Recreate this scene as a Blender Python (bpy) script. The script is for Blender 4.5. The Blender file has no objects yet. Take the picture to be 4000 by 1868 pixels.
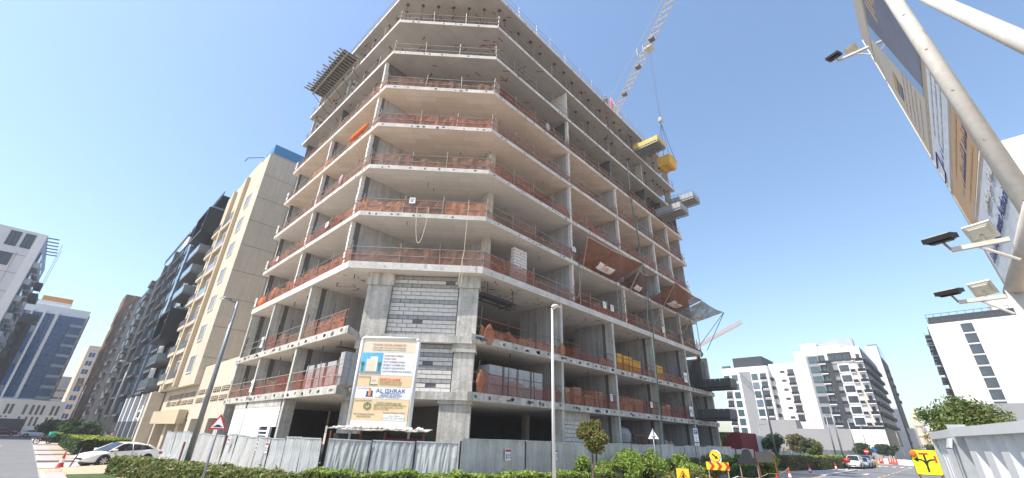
import bpy, math, random
from mathutils import Vector, Matrix
random.seed(11)
sc = bpy.context.scene
C = sc.collection
R = math.radians

# ------------------------------------------------------------------ camera
H = 2.5
PITCH, ROLL, YAW = R(25.4064), R(1.8366), R(44.2613)
_fw = Vector((math.cos(YAW)*math.cos(PITCH), math.sin(YAW)*math.cos(PITCH), math.sin(PITCH)))
_rt = Vector((math.sin(YAW), -math.cos(YAW), 0)); _up = _rt.cross(_fw)
_r = _rt*math.cos(ROLL) + _up*math.sin(ROLL)
_u = -_rt*math.sin(ROLL) + _up*math.cos(ROLL)
cd = bpy.data.cameras.new('camera'); cam = bpy.data.objects.new('camera', cd); C.objects.link(cam)
cd.sensor_width = 36; cd.lens = 14.781; cd.clip_start = 0.05; cd.clip_end = 4000
cam.matrix_world = Matrix(((_r.x, _u.x, -_fw.x, 0), (_r.y, _u.y, -_fw.y, 0), (_r.z, _u.z, -_fw.z, H), (0, 0, 0, 1)))
sc.camera = cam

# ------------------------------------------------------------------ sky and sun
SUN = Vector((-0.50, 0.17, 0.85)).normalized()
EL = math.asin(SUN.z); AZ = math.atan2(SUN.x, SUN.y)
w = bpy.data.worlds.new('World'); sc.world = w; w.use_nodes = True
nt = w.node_tree; bg = nt.nodes['Background']
sky = nt.nodes.new('ShaderNodeTexSky'); sky.sky_type = 'NISHITA'; sky.sun_disc = False
sky.sun_elevation = EL; sky.sun_rotation = AZ; sky.altitude = 0; sky.air_density = 1.3; sky.dust_density = 1.2; sky.ozone_density = 1.0
tint = nt.nodes.new('ShaderNodeMix'); tint.data_type = 'RGBA'; tint.blend_type = 'MULTIPLY'; tint.inputs[0].default_value = 1.0; tint.inputs[7].default_value = (0.93, 0.995, 1.05, 1)
nt.links.new(sky.outputs[0], tint.inputs[6]); nt.links.new(tint.outputs[2], bg.inputs[0]); bg.inputs[1].default_value = 0.13
sl = bpy.data.lights.new('sun', 'SUN'); sl.energy = 4.2; sl.angle = R(0.53); sl.color = (1.0, 0.95, 0.87)
so = bpy.data.objects.new('sun', sl); C.objects.link(so); so.location = (-30, 10, 60)
so.rotation_euler = SUN.to_track_quat('Z', 'Y').to_euler()
vs = sc.view_settings; vs.view_transform = 'Standard'; vs.look = 'None'; vs.exposure = 0.85; vs.gamma = 1.0
vs.use_curve_mapping = False
sc.render.engine = 'CYCLES'
sc.cycles.max_bounces = 8; sc.cycles.diffuse_bounces = 4; sc.cycles.transparent_max_bounces = 16

# ------------------------------------------------------------------ materials
MATS = {}
def mat(name, col, rough=0.85, var=0.12, scale=1.2, bump=0.0, metal=0.0, alpha=1.0, spec=0.3, streak=0.0, trans=0.0, var2=None, emit=0.0):
    """procedural material: base colour broken up by two noises, optional vertical streaks, bump"""
    if name in MATS: return MATS[name]
    m = bpy.data.materials.new(name); m.use_nodes = True; t = m.node_tree; N = t.nodes; L = t.links
    b = N['Principled BSDF']; b.inputs['Roughness'].default_value = rough; b.inputs['Metallic'].default_value = metal
    b.inputs['Specular IOR Level'].default_value = spec
    tc = N.new('ShaderNodeTexCoord')
    n1 = N.new('ShaderNodeTexNoise'); n1.inputs['Scale'].default_value = scale; n1.inputs['Detail'].default_value = 6; n1.inputs['Roughness'].default_value = 0.62
    n2 = N.new('ShaderNodeTexNoise'); n2.inputs['Scale'].default_value = scale*7.3; n2.inputs['Detail'].default_value = 5
    L.new(tc.outputs['Object'], n1.inputs['Vector']); L.new(tc.outputs['Object'], n2.inputs['Vector'])
    ad = N.new('ShaderNodeMath'); ad.operation = 'ADD'; L.new(n1.outputs[0], ad.inputs[0])
    s2 = N.new('ShaderNodeMath'); s2.operation = 'MULTIPLY'; s2.inputs[1].default_value = 0.5; L.new(n2.outputs[0], s2.inputs[0]); L.new(s2.outputs[0], ad.inputs[1])
    last = ad
    if streak:
        mp = N.new('ShaderNodeMapping'); mp.inputs['Scale'].default_value = (3.1, 3.1, 0.12); L.new(tc.outputs['Object'], mp.inputs[0])
        n3 = N.new('ShaderNodeTexNoise'); n3.inputs['Scale'].default_value = 1.6; n3.inputs['Detail'].default_value = 5; L.new(mp.outputs[0], n3.inputs['Vector'])
        s3 = N.new('ShaderNodeMath'); s3.operation = 'MULTIPLY_ADD'; s3.inputs[1].default_value = streak; L.new(n3.outputs[0], s3.inputs[0])
        L.new(ad.outputs[0], s3.inputs[2]); last = s3
        off = 0.75 + 0.5*streak
    else: off = 0.75
    mr = N.new('ShaderNodeMapRange'); mr.inputs['From Min'].default_value = off-0.32; mr.inputs['From Max'].default_value = off+0.32
    L.new(last.outputs[0], mr.inputs[0])
    mx = N.new('ShaderNodeMix'); mx.data_type = 'RGBA'; L.new(mr.outputs[0], mx.inputs[0])
    lo = tuple(c*(1-var) for c in col); hi = tuple(min(1, c*(1+var)) for c in col)
    if var2: lo = var2
    mx.inputs[6].default_value = (*lo, 1); mx.inputs[7].default_value = (*hi, 1)
    L.new(mx.outputs[2], b.inputs['Base Color'])
    if bump:
        bp = N.new('ShaderNodeBump'); bp.inputs['Strength'].default_value = bump; bp.inputs['Distance'].default_value = 0.03
        L.new(n2.outputs[0], bp.inputs['Height']); L.new(bp.outputs[0], b.inputs['Normal'])
    if alpha < 1: b.inputs['Alpha'].default_value = alpha
    if trans: b.inputs['Transmission Weight'].default_value = trans
    if emit:
        L.new(mx.outputs[2], b.inputs['Emission Color']); b.inputs['Emission Strength'].default_value = emit
    MATS[name] = m
    return m

def board_mat(name, col, col2, bw, bh, rough=0.9, var=0.1, rot=0.0, gap=0.012):
    """cast concrete showing formwork sheets: brick texture tint per sheet + noise"""
    m = mat(name, col, rough, var, 0.6, bump=0.15); t = m.node_tree; N = t.nodes; L = t.links
    tc = [n for n in N if n.type == 'TEX_COORD'][0]; mx = [n for n in N if n.type == 'MIX'][0]
    mp = N.new('ShaderNodeMapping'); mp.inputs['Rotation'].default_value = (0, 0, rot); L.new(tc.outputs['Object'], mp.inputs[0])
    br = N.new('ShaderNodeTexBrick'); br.inputs['Scale'].default_value = 1.0; br.inputs['Brick Width'].default_value = bw; br.inputs['Row Height'].default_value = bh
    br.inputs['Mortar Size'].default_value = gap; br.inputs['Mortar Smooth'].default_value = 0.4; br.offset = 0.5
    br.inputs['Color1'].default_value = (1, 1, 1, 1); br.inputs['Color2'].default_value = (*col2, 1); br.inputs['Mortar'].default_value = (0.72, 0.70, 0.68, 1)
    L.new(mp.outputs[0], br.inputs['Vector'])
    mu = N.new('ShaderNodeMix'); mu.data_type = 'RGBA'; mu.blend_type = 'MULTIPLY'; mu.inputs[0].default_value = 1
    L.new(mx.outputs[2], mu.inputs[6]); L.new(br.outputs[0], mu.inputs[7])
    L.new(mu.outputs[2], N['Principled BSDF'].inputs['Base Color'])
    return m

def net_mat(name, col, dens):
    """woven safety mesh: thin threads, part of the light passes between them"""
    m = bpy.data.materials.new(name); m.use_nodes = True; t = m.node_tree; N = t.nodes; L = t.links
    b = N['Principled BSDF']; b.inputs['Roughness'].default_value = 0.7
    tc = N.new('ShaderNodeTexCoord'); n = N.new('ShaderNodeTexNoise'); n.inputs['Scale'].default_value = 2.2; n.inputs['Detail'].default_value = 4
    L.new(tc.outputs['Object'], n.inputs['Vector'])
    mx = N.new('ShaderNodeMix'); mx.data_type = 'RGBA'; L.new(n.outputs[0], mx.inputs[0])
    mx.inputs[6].default_value = (col[0]*0.5, col[1]*0.5, col[2]*0.5, 1); mx.inputs[7].default_value = (min(1, col[0]*1.5), col[1]*1.5, col[2]*1.4, 1)
    L.new(mx.outputs[2], b.inputs['Base Color'])
    tr = N.new('ShaderNodeBsdfTransparent'); tl = N.new('ShaderNodeBsdfTranslucent'); L.new(mx.outputs[2], tl.inputs[0])
    s1 = N.new('ShaderNodeMixShader'); s1.inputs[0].default_value = 0.35; L.new(b.outputs[0], s1.inputs[1]); L.new(tl.outputs[0], s1.inputs[2])
    mr = N.new('ShaderNodeMapRange'); mr.inputs['From Min'].default_value = 0.3; mr.inputs['From Max'].default_value = 0.7
    mr.inputs['To Min'].default_value = dens-0.16; mr.inputs['To Max'].default_value = dens+0.14; L.new(n.outputs[0], mr.inputs[0])
    s2 = N.new('ShaderNodeMixShader'); L.new(mr.outputs[0], s2.inputs[0]); L.new(tr.outputs[0], s2.inputs[1]); L.new(s1.outputs[0], s2.inputs[2])
    L.new(s2.outputs[0], N['Material Output'].inputs[0])
    MATS[name] = m; return m

def leaf_mat(name, cols, scale=3.0):
    m = bpy.data.materials.new(name); m.use_nodes = True; t = m.node_tree; N = t.nodes; L = t.links
    b = N['Principled BSDF']; b.inputs['Roughness'].default_value = 0.55; b.inputs['Specular IOR Level'].default_value = 0.35
    g = N.new('ShaderNodeNewGeometry'); rp = N.new('ShaderNodeValToRGB'); e = rp.color_ramp.elements
    rp.color_ramp.interpolation = 'LINEAR'
    for i, c in enumerate(cols):
        if i < 2: el = e[i]; el.position = i/(len(cols)-1)
        else: el = e.new(i/(len(cols)-1))
        el.color = (*c, 1)
    tc = N.new('ShaderNodeTexCoord'); n = N.new('ShaderNodeTexNoise'); n.inputs['Scale'].default_value = scale; L.new(tc.outputs['Object'], n.inputs['Vector'])
    ma = N.new('ShaderNodeMath'); ma.operation = 'MULTIPLY_ADD'; ma.inputs[1].default_value = 0.6; L.new(g.outputs['Random Per Island'], ma.inputs[0])
    mb = N.new('ShaderNodeMath'); mb.operation = 'MULTIPLY_ADD'; mb.inputs[1].default_value = 0.9; mb.inputs[2].default_value = -0.25; L.new(n.outputs[0], mb.inputs[0])
    L.new(mb.outputs[0], ma.inputs[2]); L.new(ma.outputs[0], rp.inputs[0])
    L.new(rp.outputs[0], b.inputs['Base Color'])
    tl = N.new('ShaderNodeBsdfTranslucent'); L.new(rp.outputs[0], tl.inputs[0])
    ms = N.new('ShaderNodeMixShader'); ms.inputs[0].default_value = 0.3; L.new(b.outputs[0], ms.inputs[1]); L.new(tl.outputs[0], ms.inputs[2])
    L.new(ms.outputs[0], N['Material Output'].inputs[0])
    MATS[name] = m; return m

# ------------------------------------------------------------------ mesh helpers
class MB:
    def __init__(s): s.v = []; s.f = []; s.m = []
    def add(s, vs, fs, mi=0):
        o = len(s.v); s.v += [tuple(p) for p in vs]; s.f += [tuple(i+o for i in f) for f in fs]; s.m += [mi]*len(fs); return s
    def box(s, x0, y0, z0, x1, y1, z1, mi=0):
        x0, x1 = min(x0, x1), max(x0, x1); y0, y1 = min(y0, y1), max(y0, y1); z0, z1 = min(z0, z1), max(z0, z1)
        return s.add([(x0,y0,z0),(x1,y0,z0),(x1,y1,z0),(x0,y1,z0),(x0,y0,z1),(x1,y0,z1),(x1,y1,z1),(x0,y1,z1)],
              [(0,3,2,1),(4,5,6,7),(0,1,5,4),(1,2,6,5),(2,3,7,6),(3,0,4,7)], mi)
    def obox(s, o, u, v, n, mi=0):
        """box from corner o with edge vectors u, v, n (right handed)"""
        o = Vector(o); u = Vector(u); v = Vector(v); n = Vector(n)
        if u.cross(v).dot(n) < 0: u, v = v, u
        return s.add([o, o+u, o+u+v, o+v, o+n, o+u+n, o+u+v+n, o+v+n], [(0,3,2,1),(4,5,6,7),(0,1,5,4),(1,2,6,5),(2,3,7,6),(3,0,4,7)], mi)
    def tube(s, a, b, r, n=8, r2=None, mi=0, cap=True):
        a = Vector(a); b = Vector(b); d = b-a
        if d.length < 1e-6: return s
        d.normalize(); r2 = r if r2 is None else r2
        p = d.orthogonal().normalized(); q = d.cross(p)
        vs = []
        for c, rr in ((a, r), (b, r2)):
            for i in range(n):
                t = 2*math.pi*i/n; vs.append(c + p*math.cos(t)*rr + q*math.sin(t)*rr)
        fs = [(i, (i+1) % n, n+(i+1) % n, n+i) for i in range(n)]
        if cap: fs += [tuple(range(n-1, -1, -1)), tuple(range(n, 2*n))]
        return s.add(vs, fs, mi)
    def path(s, pts, r, n=6, mi=0):
        for a, b in zip(pts, pts[1:]): s.tube(a, b, r, n, None, mi)
        return s
    def prism(s, poly, z0, z1, ms=0, mt=0, mb=0):
        n = len(poly); a = sum(poly[i][0]*poly[(i+1) % n][1]-poly[(i+1) % n][0]*poly[i][1] for i in range(n))
        if a < 0: poly = poly[::-1]
        o = len(s.v); s.v += [(x, y, z0) for x, y in poly] + [(x, y, z1) for x, y in poly]
        s.f.append(tuple(o+i for i in range(n-1, -1, -1))); s.m.append(mb)
        s.f.append(tuple(o+n+i for i in range(n))); s.m.append(mt)
        for i in range(n):
            j = (i+1) % n; s.f.append((o+i, o+j, o+n+j, o+n+i)); s.m.append(ms)
        return s
    def lathe(s, c, prof, n=12, mi=0):
        c = Vector(c); o = len(s.v)
        for r, z in prof:
            for i in range(n):
                t = 2*math.pi*i/n; s.v.append((c.x+r*math.cos(t), c.y+r*math.sin(t), c.z+z))
        for k in range(len(prof)-1):
            for i in range(n):
                j = (i+1) % n; s.f.append((o+k*n+i, o+k*n+j, o+(k+1)*n+j, o+(k+1)*n+i)); s.m.append(mi)
        s.f.append(tuple(o+i for i in range(n-1, -1, -1))); s.m.append(mi)
        k = len(prof)-1; s.f.append(tuple(o+k*n+i for i in range(n))); s.m.append(mi)
        return s
    def mesh(s, name, mats, smooth=False):
        me = bpy.data.meshes.new(name); me.from_pydata(s.v, [], s.f)
        if not isinstance(mats, (list, tuple)): mats = [mats]
        for m in mats: me.materials.append(MATS[m] if isinstance(m, str) else m)
        if len(mats) > 1: me.polygons.foreach_set('material_index', s.m)
        if smooth: me.polygons.foreach_set('use_smooth', [True]*len(s.f))
        me.update(); return me
    def build(s, name, mats, parent=None, smooth=False):
        return link(name, s.mesh(name, mats, smooth), parent)

def link(name, me, parent=None, loc=None, rot=None):
    """a mesh in world coordinates (or placed by loc/rot); parented without moving it"""
    o = bpy.data.objects.new(name, me); C.objects.link(o)
    if parent is not None:
        o.parent = parent
        if loc is None:
            o.matrix_parent_inverse = world_of(parent).inverted()
    if loc is not None:
        o.location = loc
        if rot: o.rotation_euler = rot
    return o
def world_of(o):
    m = Matrix.LocRotScale(o.location, o.rotation_euler, o.scale)
    return m if o.parent is None else world_of(o.parent) @ o.matrix_parent_inverse @ m
def tag(o, label=None, cat=None, group=None, kind=None):
    if label: o['label'] = label
    if cat: o['category'] = cat
    if group: o['group'] = group
    if kind: o['kind'] = kind
    return o
def thing(name, label, cat, loc=(0, 0, 0), rz=0, group=None):
    o = bpy.data.objects.new(name, None); C.objects.link(o); o.location = loc; o.rotation_euler = (0, 0, rz)
    o.empty_display_size = 0.3
    return tag(o, label, cat, group)
def copy_tree(o, parent=None):
    c = o.copy(); C.objects.link(c)
    if parent is not None: c.parent = parent
    for ch in list(o.children): copy_tree(ch, c)
    return c
def dup(o, loc, rz=0, label=None, group=None, scale=None):
    c = copy_tree(o); c.location = loc; c.rotation_euler = (0, 0, rz)
    if scale: c.scale = (scale,)*3
    if label: c['label'] = label
    if group: c['group'] = group
    return c
def struct(name, mb, mats): return tag(mb.build(name, mats), kind='structure')

def text(s, size, o, u, v, m, parent, name='lettering', align='LEFT', ext=0.003, sx=1.0):
    cu = bpy.data.curves.new('txt', 'FONT'); cu.body = s; cu.size = size; cu.align_x = align; cu.extrude = ext; cu.resolution_u = 2
    ob = bpy.data.objects.new('txt', cu); C.objects.link(ob)
    me = bpy.data.meshes.new_from_object(ob); bpy.data.objects.remove(ob)
    u = Vector(u).normalized(); v = Vector(v).normalized(); n = u.cross(v)
    M = Matrix(((u.x*sx, v.x, n.x, o[0]), (u.y*sx, v.y, n.y, o[1]), (u.z*sx, v.z, n.z, o[2]), (0, 0, 0, 1)))
    me.transform(M); me.materials.clear(); me.materials.append(MATS[m])
    return link(name, me, parent)

def arabic(s):
    """join Arabic letters into their presentation forms and set them in visual order"""
    B = {'\u0627': (0xFE8D, 2), '\u0628': (0xFE8F, 4), '\u0629': (0xFE93, 2), '\u062a': (0xFE95, 4), '\u062d': (0xFEA1, 4), '\u062f': (0xFEA9, 2), '\u0630': (0xFEAB, 2), '\u0631': (0xFEAD, 2), '\u0633': (0xFEB1, 4), '\u0634': (0xFEB5, 4), '\u0637': (0xFEC1, 4), '\u0641': (0xFED1, 4), '\u0642': (0xFED5, 4), '\u0643': (0xFED9, 4), '\u0644': (0xFEDD, 4), '\u0645': (0xFEE1, 4), '\u0646': (0xFEE5, 4), '\u0648': (0xFEED, 2), '\u064a': (0xFEF1, 4), '\u0626': (0xFE89, 4), '\u062b': (0xFE99, 4)}
    out = []
    for i, c in enumerate(s):
        if c not in B: out.append(c); continue
        prv = i > 0 and s[i-1] in B and B[s[i-1]][1] == 4; nxt = i+1 < len(s) and s[i+1] in B
        b, n = B[c]
        if n == 2: out.append(chr(b+(1 if prv else 0)))
        else: out.append(chr(b+(3 if prv and nxt else 1 if prv else 2 if nxt else 0)))
    return ''.join(reversed(out))
def leaves(pts, size, name, m, parent=None, up=0.3, asp=2.0):
    """one mesh of leaf-shaped quads at the given points"""
    v = []; f = []
    rnd = random.random
    for p in pts:
        a = Vector((rnd()-.5, rnd()-.5, rnd()-.5+up*.5)).normalized(); b = a.orthogonal().normalized()
        c = a.cross(b); t = rnd()*6.283; d = b*math.cos(t)+c*math.sin(t); e = a.cross(d)
        s = size*(0.6+0.8*rnd()); p = Vector(p); o = len(v)
        v += [p-d*s, p+e*s/asp, p+d*s, p-e*s/asp]
        f.append((o, o+1, o+2, o+3))
    me = bpy.data.meshes.new(name); me.from_pydata([tuple(q) for q in v], [], f); me.materials.append(MATS[m]); me.update()
    return link(name, me, parent)
def blob_points(c, r, n, clumps=14, spread=0.42, shell=0.55):
    """points in clumps through an ellipsoid, denser at the outside, gaps between clumps"""
    out = []; cs = []
    for i in range(clumps):
        d = Vector((random.gauss(0,1), random.gauss(0,1), random.gauss(0,1))).normalized()*(shell+(1-shell)*random.random())*0.82
        cs.append((d, spread*(0.6+0.7*random.random())))
    for i in range(n):
        d, s = random.choice(cs)
        q = Vector((random.gauss(0,1), random.gauss(0,1), random.gauss(0,1))).normalized()*s*random.random()**0.45
        p = d+q
        out.append((c[0]+p.x*r[0], c[1]+p.y*r[1], c[2]+p.z*r[2]))
    return out
# ------------------------------------------------------------------ the materials of this place
mat('concrete', (0.45, 0.43, 0.39), 0.9, 0.28, 0.9, 0.4, streak=0.9)
mat('concrete_fascia', (0.56, 0.54, 0.505), 0.9, 0.30, 1.1, 0.5)
mat('concrete_podium', (0.46, 0.44, 0.395), 0.9, 0.38, 1.1, 0.5, streak=1.0)
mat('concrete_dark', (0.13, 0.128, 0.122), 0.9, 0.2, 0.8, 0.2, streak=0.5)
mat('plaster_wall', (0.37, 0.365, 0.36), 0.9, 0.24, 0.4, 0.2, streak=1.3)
board_mat('soffit_tan', (0.74, 0.635, 0.54), (0.90, 0.86, 0.82), 2.4, 0.6, rot=0.785)
board_mat('soffit_pale', (0.72, 0.68, 0.62), (0.92, 0.92, 0.92), 2.4, 0.6, rot=0.785)
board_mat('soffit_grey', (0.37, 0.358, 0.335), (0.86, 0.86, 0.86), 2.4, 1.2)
mat('slab_top', (0.48, 0.455, 0.42), 0.95, 0.2, 0.8)
mat('block_white', (0.64, 0.61, 0.565), 0.9, 0.16, 2.5, 0.3)
mat('block_grey', (0.34, 0.34, 0.335), 0.9, 0.15, 4, 0.2)
mat('mortar', (0.16, 0.16, 0.16), 0.95, 0.2, 6)
mat('white_board', (0.80, 0.80, 0.82), 0.7, 0.05, 0.5, streak=0.5)
mat('steel_dark', (0.05, 0.047, 0.045), 0.6, 0.3, 3)
mat('steel_tube', (0.30, 0.27, 0.24), 0.5, 0.3, 3, metal=0.3)
mat('rust', (0.22, 0.085, 0.045), 0.85, 0.35, 4)
mat('red_paint', (0.26, 0.022, 0.015), 0.8, 0.4, 3)
mat('pole_white', (0.72, 0.72, 0.70), 0.4, 0.1, 1)
mat('pole_grey', (0.24, 0.25, 0.265), 0.4, 0.2, 2, metal=0.4)
mat('galv', (0.42, 0.44, 0.45), 0.45, 0.2, 1.4, metal=0.35, streak=0.6)
mat('fence_sheet', (0.46, 0.47, 0.465), 0.42, 0.26, 0.7, 0.05, metal=0.25, streak=0.9, spec=0.5)
mat('fence_sheet_b', (0.39, 0.405, 0.41), 0.45, 0.2, 0.9, 0.05, metal=0.25, streak=0.9, spec=0.5)
mat('fence_sheet_c', (0.45, 0.465, 0.465), 0.45, 0.26, 0.9, 0.05, metal=0.2, streak=0.7, spec=0.5)
mat('fence_near', (0.55, 0.565, 0.57), 0.5, 0.06, 1.5, metal=0.05, streak=0.4, spec=0.4)
net_mat('net_red', (0.42, 0.15, 0.09), 0.62)
net_mat('net_brown', (0.34, 0.165, 0.11), 0.52)
net_mat('net_orange', (0.54, 0.23, 0.125), 0.64)
net_mat('net_thin', (0.36, 0.085, 0.045), 0.44)
net_mat('net_dark', (0.15, 0.075, 0.055), 0.84)
net_mat('net_tarp', (0.25, 0.10, 0.06), 0.88)
net_mat('net_grey', (0.28, 0.27, 0.25), 0.86)
mat('yellow_steel', (0.62, 0.42, 0.07), 0.55, 0.25, 2)
mat('yellow_skip', (0.60, 0.36, 0.06), 0.5, 0.15, 2)
mat('grey_steel', (0.30, 0.31, 0.32), 0.5, 0.2, 2, metal=0.2)
mat('charcoal_steel', (0.085, 0.085, 0.09), 0.55, 0.2, 2)
mat('timber', (0.36, 0.29, 0.21), 0.85, 0.25, 5)
mat('timber_grey', (0.30, 0.28, 0.25), 0.85, 0.25, 5)
mat('ply_dark', (0.07, 0.065, 0.06), 0.9, 0.3, 2)
mat('rope', (0.55, 0.48, 0.36), 0.9, 0.1, 5)
mat('hose_green', (0.07, 0.16, 0.12), 0.6, 0.2, 3)
mat('orange_cloth', (0.75, 0.14, 0.02), 0.8, 0.2, 5)
mat('cream', (0.54, 0.465, 0.365), 0.85, 0.13, 0.25, streak=0.8)
mat('joint_brown', (0.27, 0.215, 0.15), 0.9, 0.2, 0.5)
mat('cream_trim', (0.52, 0.42, 0.29), 0.85, 0.06, 0.3)
mat('white_wall', (0.74, 0.74, 0.73), 0.8, 0.07, 0.12, streak=0.6)
mat('white_wall_warm', (0.74, 0.73, 0.70), 0.8, 0.03, 0.2, streak=0.2)
mat('pale_wall', (0.62, 0.63, 0.64), 0.8, 0.05, 0.2, streak=0.3)
mat('grey_wall', (0.27, 0.275, 0.285), 0.85, 0.06, 0.2, streak=0.2)
mat('dark_wall', (0.045, 0.046, 0.05), 0.8, 0.1, 0.4)
mat('mid_wall', (0.12, 0.122, 0.13), 0.8, 0.1, 0.4)
mat('black_clad', (0.016, 0.017, 0.019), 0.45, 0.15, 0.5)
mat('stone_dark', (0.06, 0.054, 0.05), 0.8, 0.25, 0.8)
mat('brown_net', (0.17, 0.10, 0.052), 0.9, 0.35, 0.35, 0.6)
mat('orange_wall', (0.48, 0.20, 0.035), 0.8, 0.08, 0.3)
mat('blue_panel', (0.07, 0.22, 0.42), 0.5, 0.08, 0.3)
mat('sand_wall', (0.60, 0.42, 0.26), 0.9, 0.08, 0.3)
mat('glass_dark', (0.04, 0.05, 0.06), 0.08, 0.6, 0.4, spec=0.8)
mat('glass_blue', (0.016, 0.075, 0.20), 0.1, 0.5, 0.12, spec=0.35)
mat('glass_teal', (0.05, 0.10, 0.11), 0.08, 0.3, 0.2, spec=0.8)
mat('glass_pale', (0.19, 0.195, 0.20), 0.1, 0.25, 0.2, spec=0.7)
mat('glass_light', (0.13, 0.18, 0.24), 0.08, 0.25, 0.2, spec=0.9)
mat('rail_glass', (0.13, 0.17, 0.18), 0.1, 0.1, 0.3, spec=0.7)
mat('frame_white', (0.75, 0.75, 0.74), 0.5, 0.05, 1)
mat('frame_dark', (0.05, 0.052, 0.055), 0.5, 0.1, 1)
mat('sand', (0.45, 0.335, 0.23), 0.95, 0.18, 0.5, 0.5)
mat('asphalt', (0.16, 0.16, 0.165), 0.9, 0.22, 0.25, 0.2)
mat('paver_pink', (0.40, 0.345, 0.325), 0.9, 0.12, 0.7, 0.2)
mat('paver_grey', (0.40, 0.38, 0.355), 0.9, 0.12, 0.7, 0.2)
mat('kerb', (0.46, 0.445, 0.42), 0.9, 0.15, 1)
mat('paint_white', (0.72, 0.72, 0.70), 0.7, 0.12, 2)
mat('paint_yellow', (0.62, 0.44, 0.14), 0.7, 0.15, 2)
mat('grass', (0.055, 0.09, 0.022), 0.9, 0.3, 1.5, 0.4)
mat('bark', (0.13, 0.09, 0.06), 0.95, 0.3, 5, 0.5)
leaf_mat('leaf_hedge', [(0.035, 0.055, 0.018), (0.085, 0.13, 0.035), (0.17, 0.21, 0.055), (0.27, 0.26, 0.09), (0.22, 0.13, 0.06)])
leaf_mat('leaf_fresh', [(0.06, 0.11, 0.02), (0.14, 0.22, 0.035), (0.27, 0.36, 0.06), (0.40, 0.44, 0.10)])
leaf_mat('leaf_mixed', [(0.04, 0.07, 0.02), (0.10, 0.15, 0.035), (0.20, 0.22, 0.05), (0.26, 0.15, 0.06), (0.30, 0.20, 0.09)])
leaf_mat('leaf_green', [(0.03, 0.06, 0.018), (0.07, 0.12, 0.03), (0.13, 0.18, 0.05), (0.22, 0.25, 0.08), (0.20, 0.12, 0.07)])
leaf_mat('leaf_dark', [(0.02, 0.045, 0.015), (0.045, 0.08, 0.022), (0.10, 0.14, 0.04)])
leaf_mat('leaf_lime', [(0.12, 0.16, 0.02), (0.26, 0.31, 0.03), (0.38, 0.40, 0.05)])
leaf_mat('leaf_dry', [(0.10, 0.09, 0.03), (0.20, 0.17, 0.07), (0.26, 0.18, 0.09)])
mat('hedge_core', (0.02, 0.024, 0.01), 0.95, 0.3, 3)  # near-black, stands in for the shade inside foliage
mat('car_white', (0.80, 0.79, 0.76), 0.25, 0.02, 1, spec=0.6)
mat('car_silver', (0.42, 0.45, 0.49), 0.3, 0.03, 1, metal=0.4, spec=0.6)
mat('car_cream', (0.72, 0.62, 0.40), 0.3, 0.03, 1, spec=0.6)
mat('car_violet', (0.16, 0.12, 0.48), 0.3, 0.05, 1, spec=0.6)
mat('car_dark', (0.04, 0.042, 0.045), 0.3, 0.05, 1, spec=0.6)
mat('car_red', (0.30, 0.03, 0.03), 0.3, 0.05, 1, spec=0.6)
mat('car_glass', (0.016, 0.018, 0.022), 0.06, 0.2, 1, spec=0.8)
mat('tyre', (0.022, 0.022, 0.023), 0.85, 0.2, 6)
mat('rim', (0.45, 0.45, 0.45), 0.35, 0.1, 4, metal=0.6)
mat('lamp_lens', (0.68, 0.67, 0.60), 0.2, 0.05, 3)
mat('tail_red', (0.45, 0.04, 0.025), 0.3, 0.1, 3)
mat('plastic_black', (0.025, 0.025, 0.027), 0.5, 0.1, 3)
mat('cone_red', (0.62, 0.05, 0.03), 0.6, 0.1, 4)
mat('cone_white', (0.78, 0.78, 0.76), 0.6, 0.06, 4)
mat('sign_white', (0.82, 0.82, 0.80), 0.5, 0.03, 2)
mat('sign_red', (0.52, 0.035, 0.03), 0.5, 0.06, 2)
mat('sign_yellow', (0.85, 0.55, 0.03), 0.5, 0.05, 2)
mat('sign_lime', (0.75, 0.74, 0.02), 0.5, 0.04, 2)
mat('sign_black', (0.02, 0.02, 0.02), 0.6, 0.05, 2)
mat('sign_blue', (0.03, 0.12, 0.42), 0.5, 0.05, 2)
mat('sign_grey', (0.45, 0.46, 0.46), 0.5, 0.1, 2)
mat('print_orange', (0.76, 0.57, 0.34), 0.6, 0.05, 0.8)
mat('print_white', (0.80, 0.80, 0.81), 0.6, 0.04, 0.8)
mat('print_cream', (0.74, 0.65, 0.50), 0.6, 0.05, 0.8)
mat('ink_grey', (0.30, 0.29, 0.28), 0.7, 0.1, 2)
mat('ink_red', (0.72, 0.10, 0.05), 0.7, 0.1, 2)
mat('ink_blue', (0.04, 0.10, 0.33), 0.7, 0.1, 2)
mat('ink_orange', (0.80, 0.28, 0.06), 0.7, 0.1, 2)
mat('ink_green', (0.08, 0.20, 0.08), 0.7, 0.1, 2)
mat('ink_brown', (0.36, 0.24, 0.13), 0.7, 0.1, 2)
mat('ink_navy', (0.045, 0.05, 0.14), 0.7, 0.1, 2)
mat('sky_print', (0.12, 0.42, 0.66), 0.5, 0.25, 0.9)
mat('print_beige', (0.42, 0.385, 0.325), 0.6, 0.06, 0.8)
mat('print_dusk', (0.14, 0.15, 0.19), 0.6, 0.25, 0.6)
mat('print_amber', (0.44, 0.29, 0.16), 0.6, 0.08, 0.8)
mat('banner_white', (0.52, 0.555, 0.60), 0.55, 0.06, 0.8, 0.5)
mat('post_cream', (0.52, 0.49, 0.44), 0.55, 0.18, 1.5, streak=0.4)
mat('flood_black', (0.02, 0.02, 0.022), 0.45, 0.1, 4)
mat('flood_white', (0.60, 0.57, 0.49), 0.5, 0.08, 4)
mat('crane_yellow', (0.42, 0.385, 0.33), 0.5, 0.1, 2)
mat('crane_pale', (0.50, 0.38, 0.33), 0.5, 0.1, 2)
mat('crane_red', (0.52, 0.10, 0.08), 0.5, 0.1, 2)
mat('barrier_red', (0.58, 0.08, 0.05), 0.6, 0.1, 3)
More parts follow.
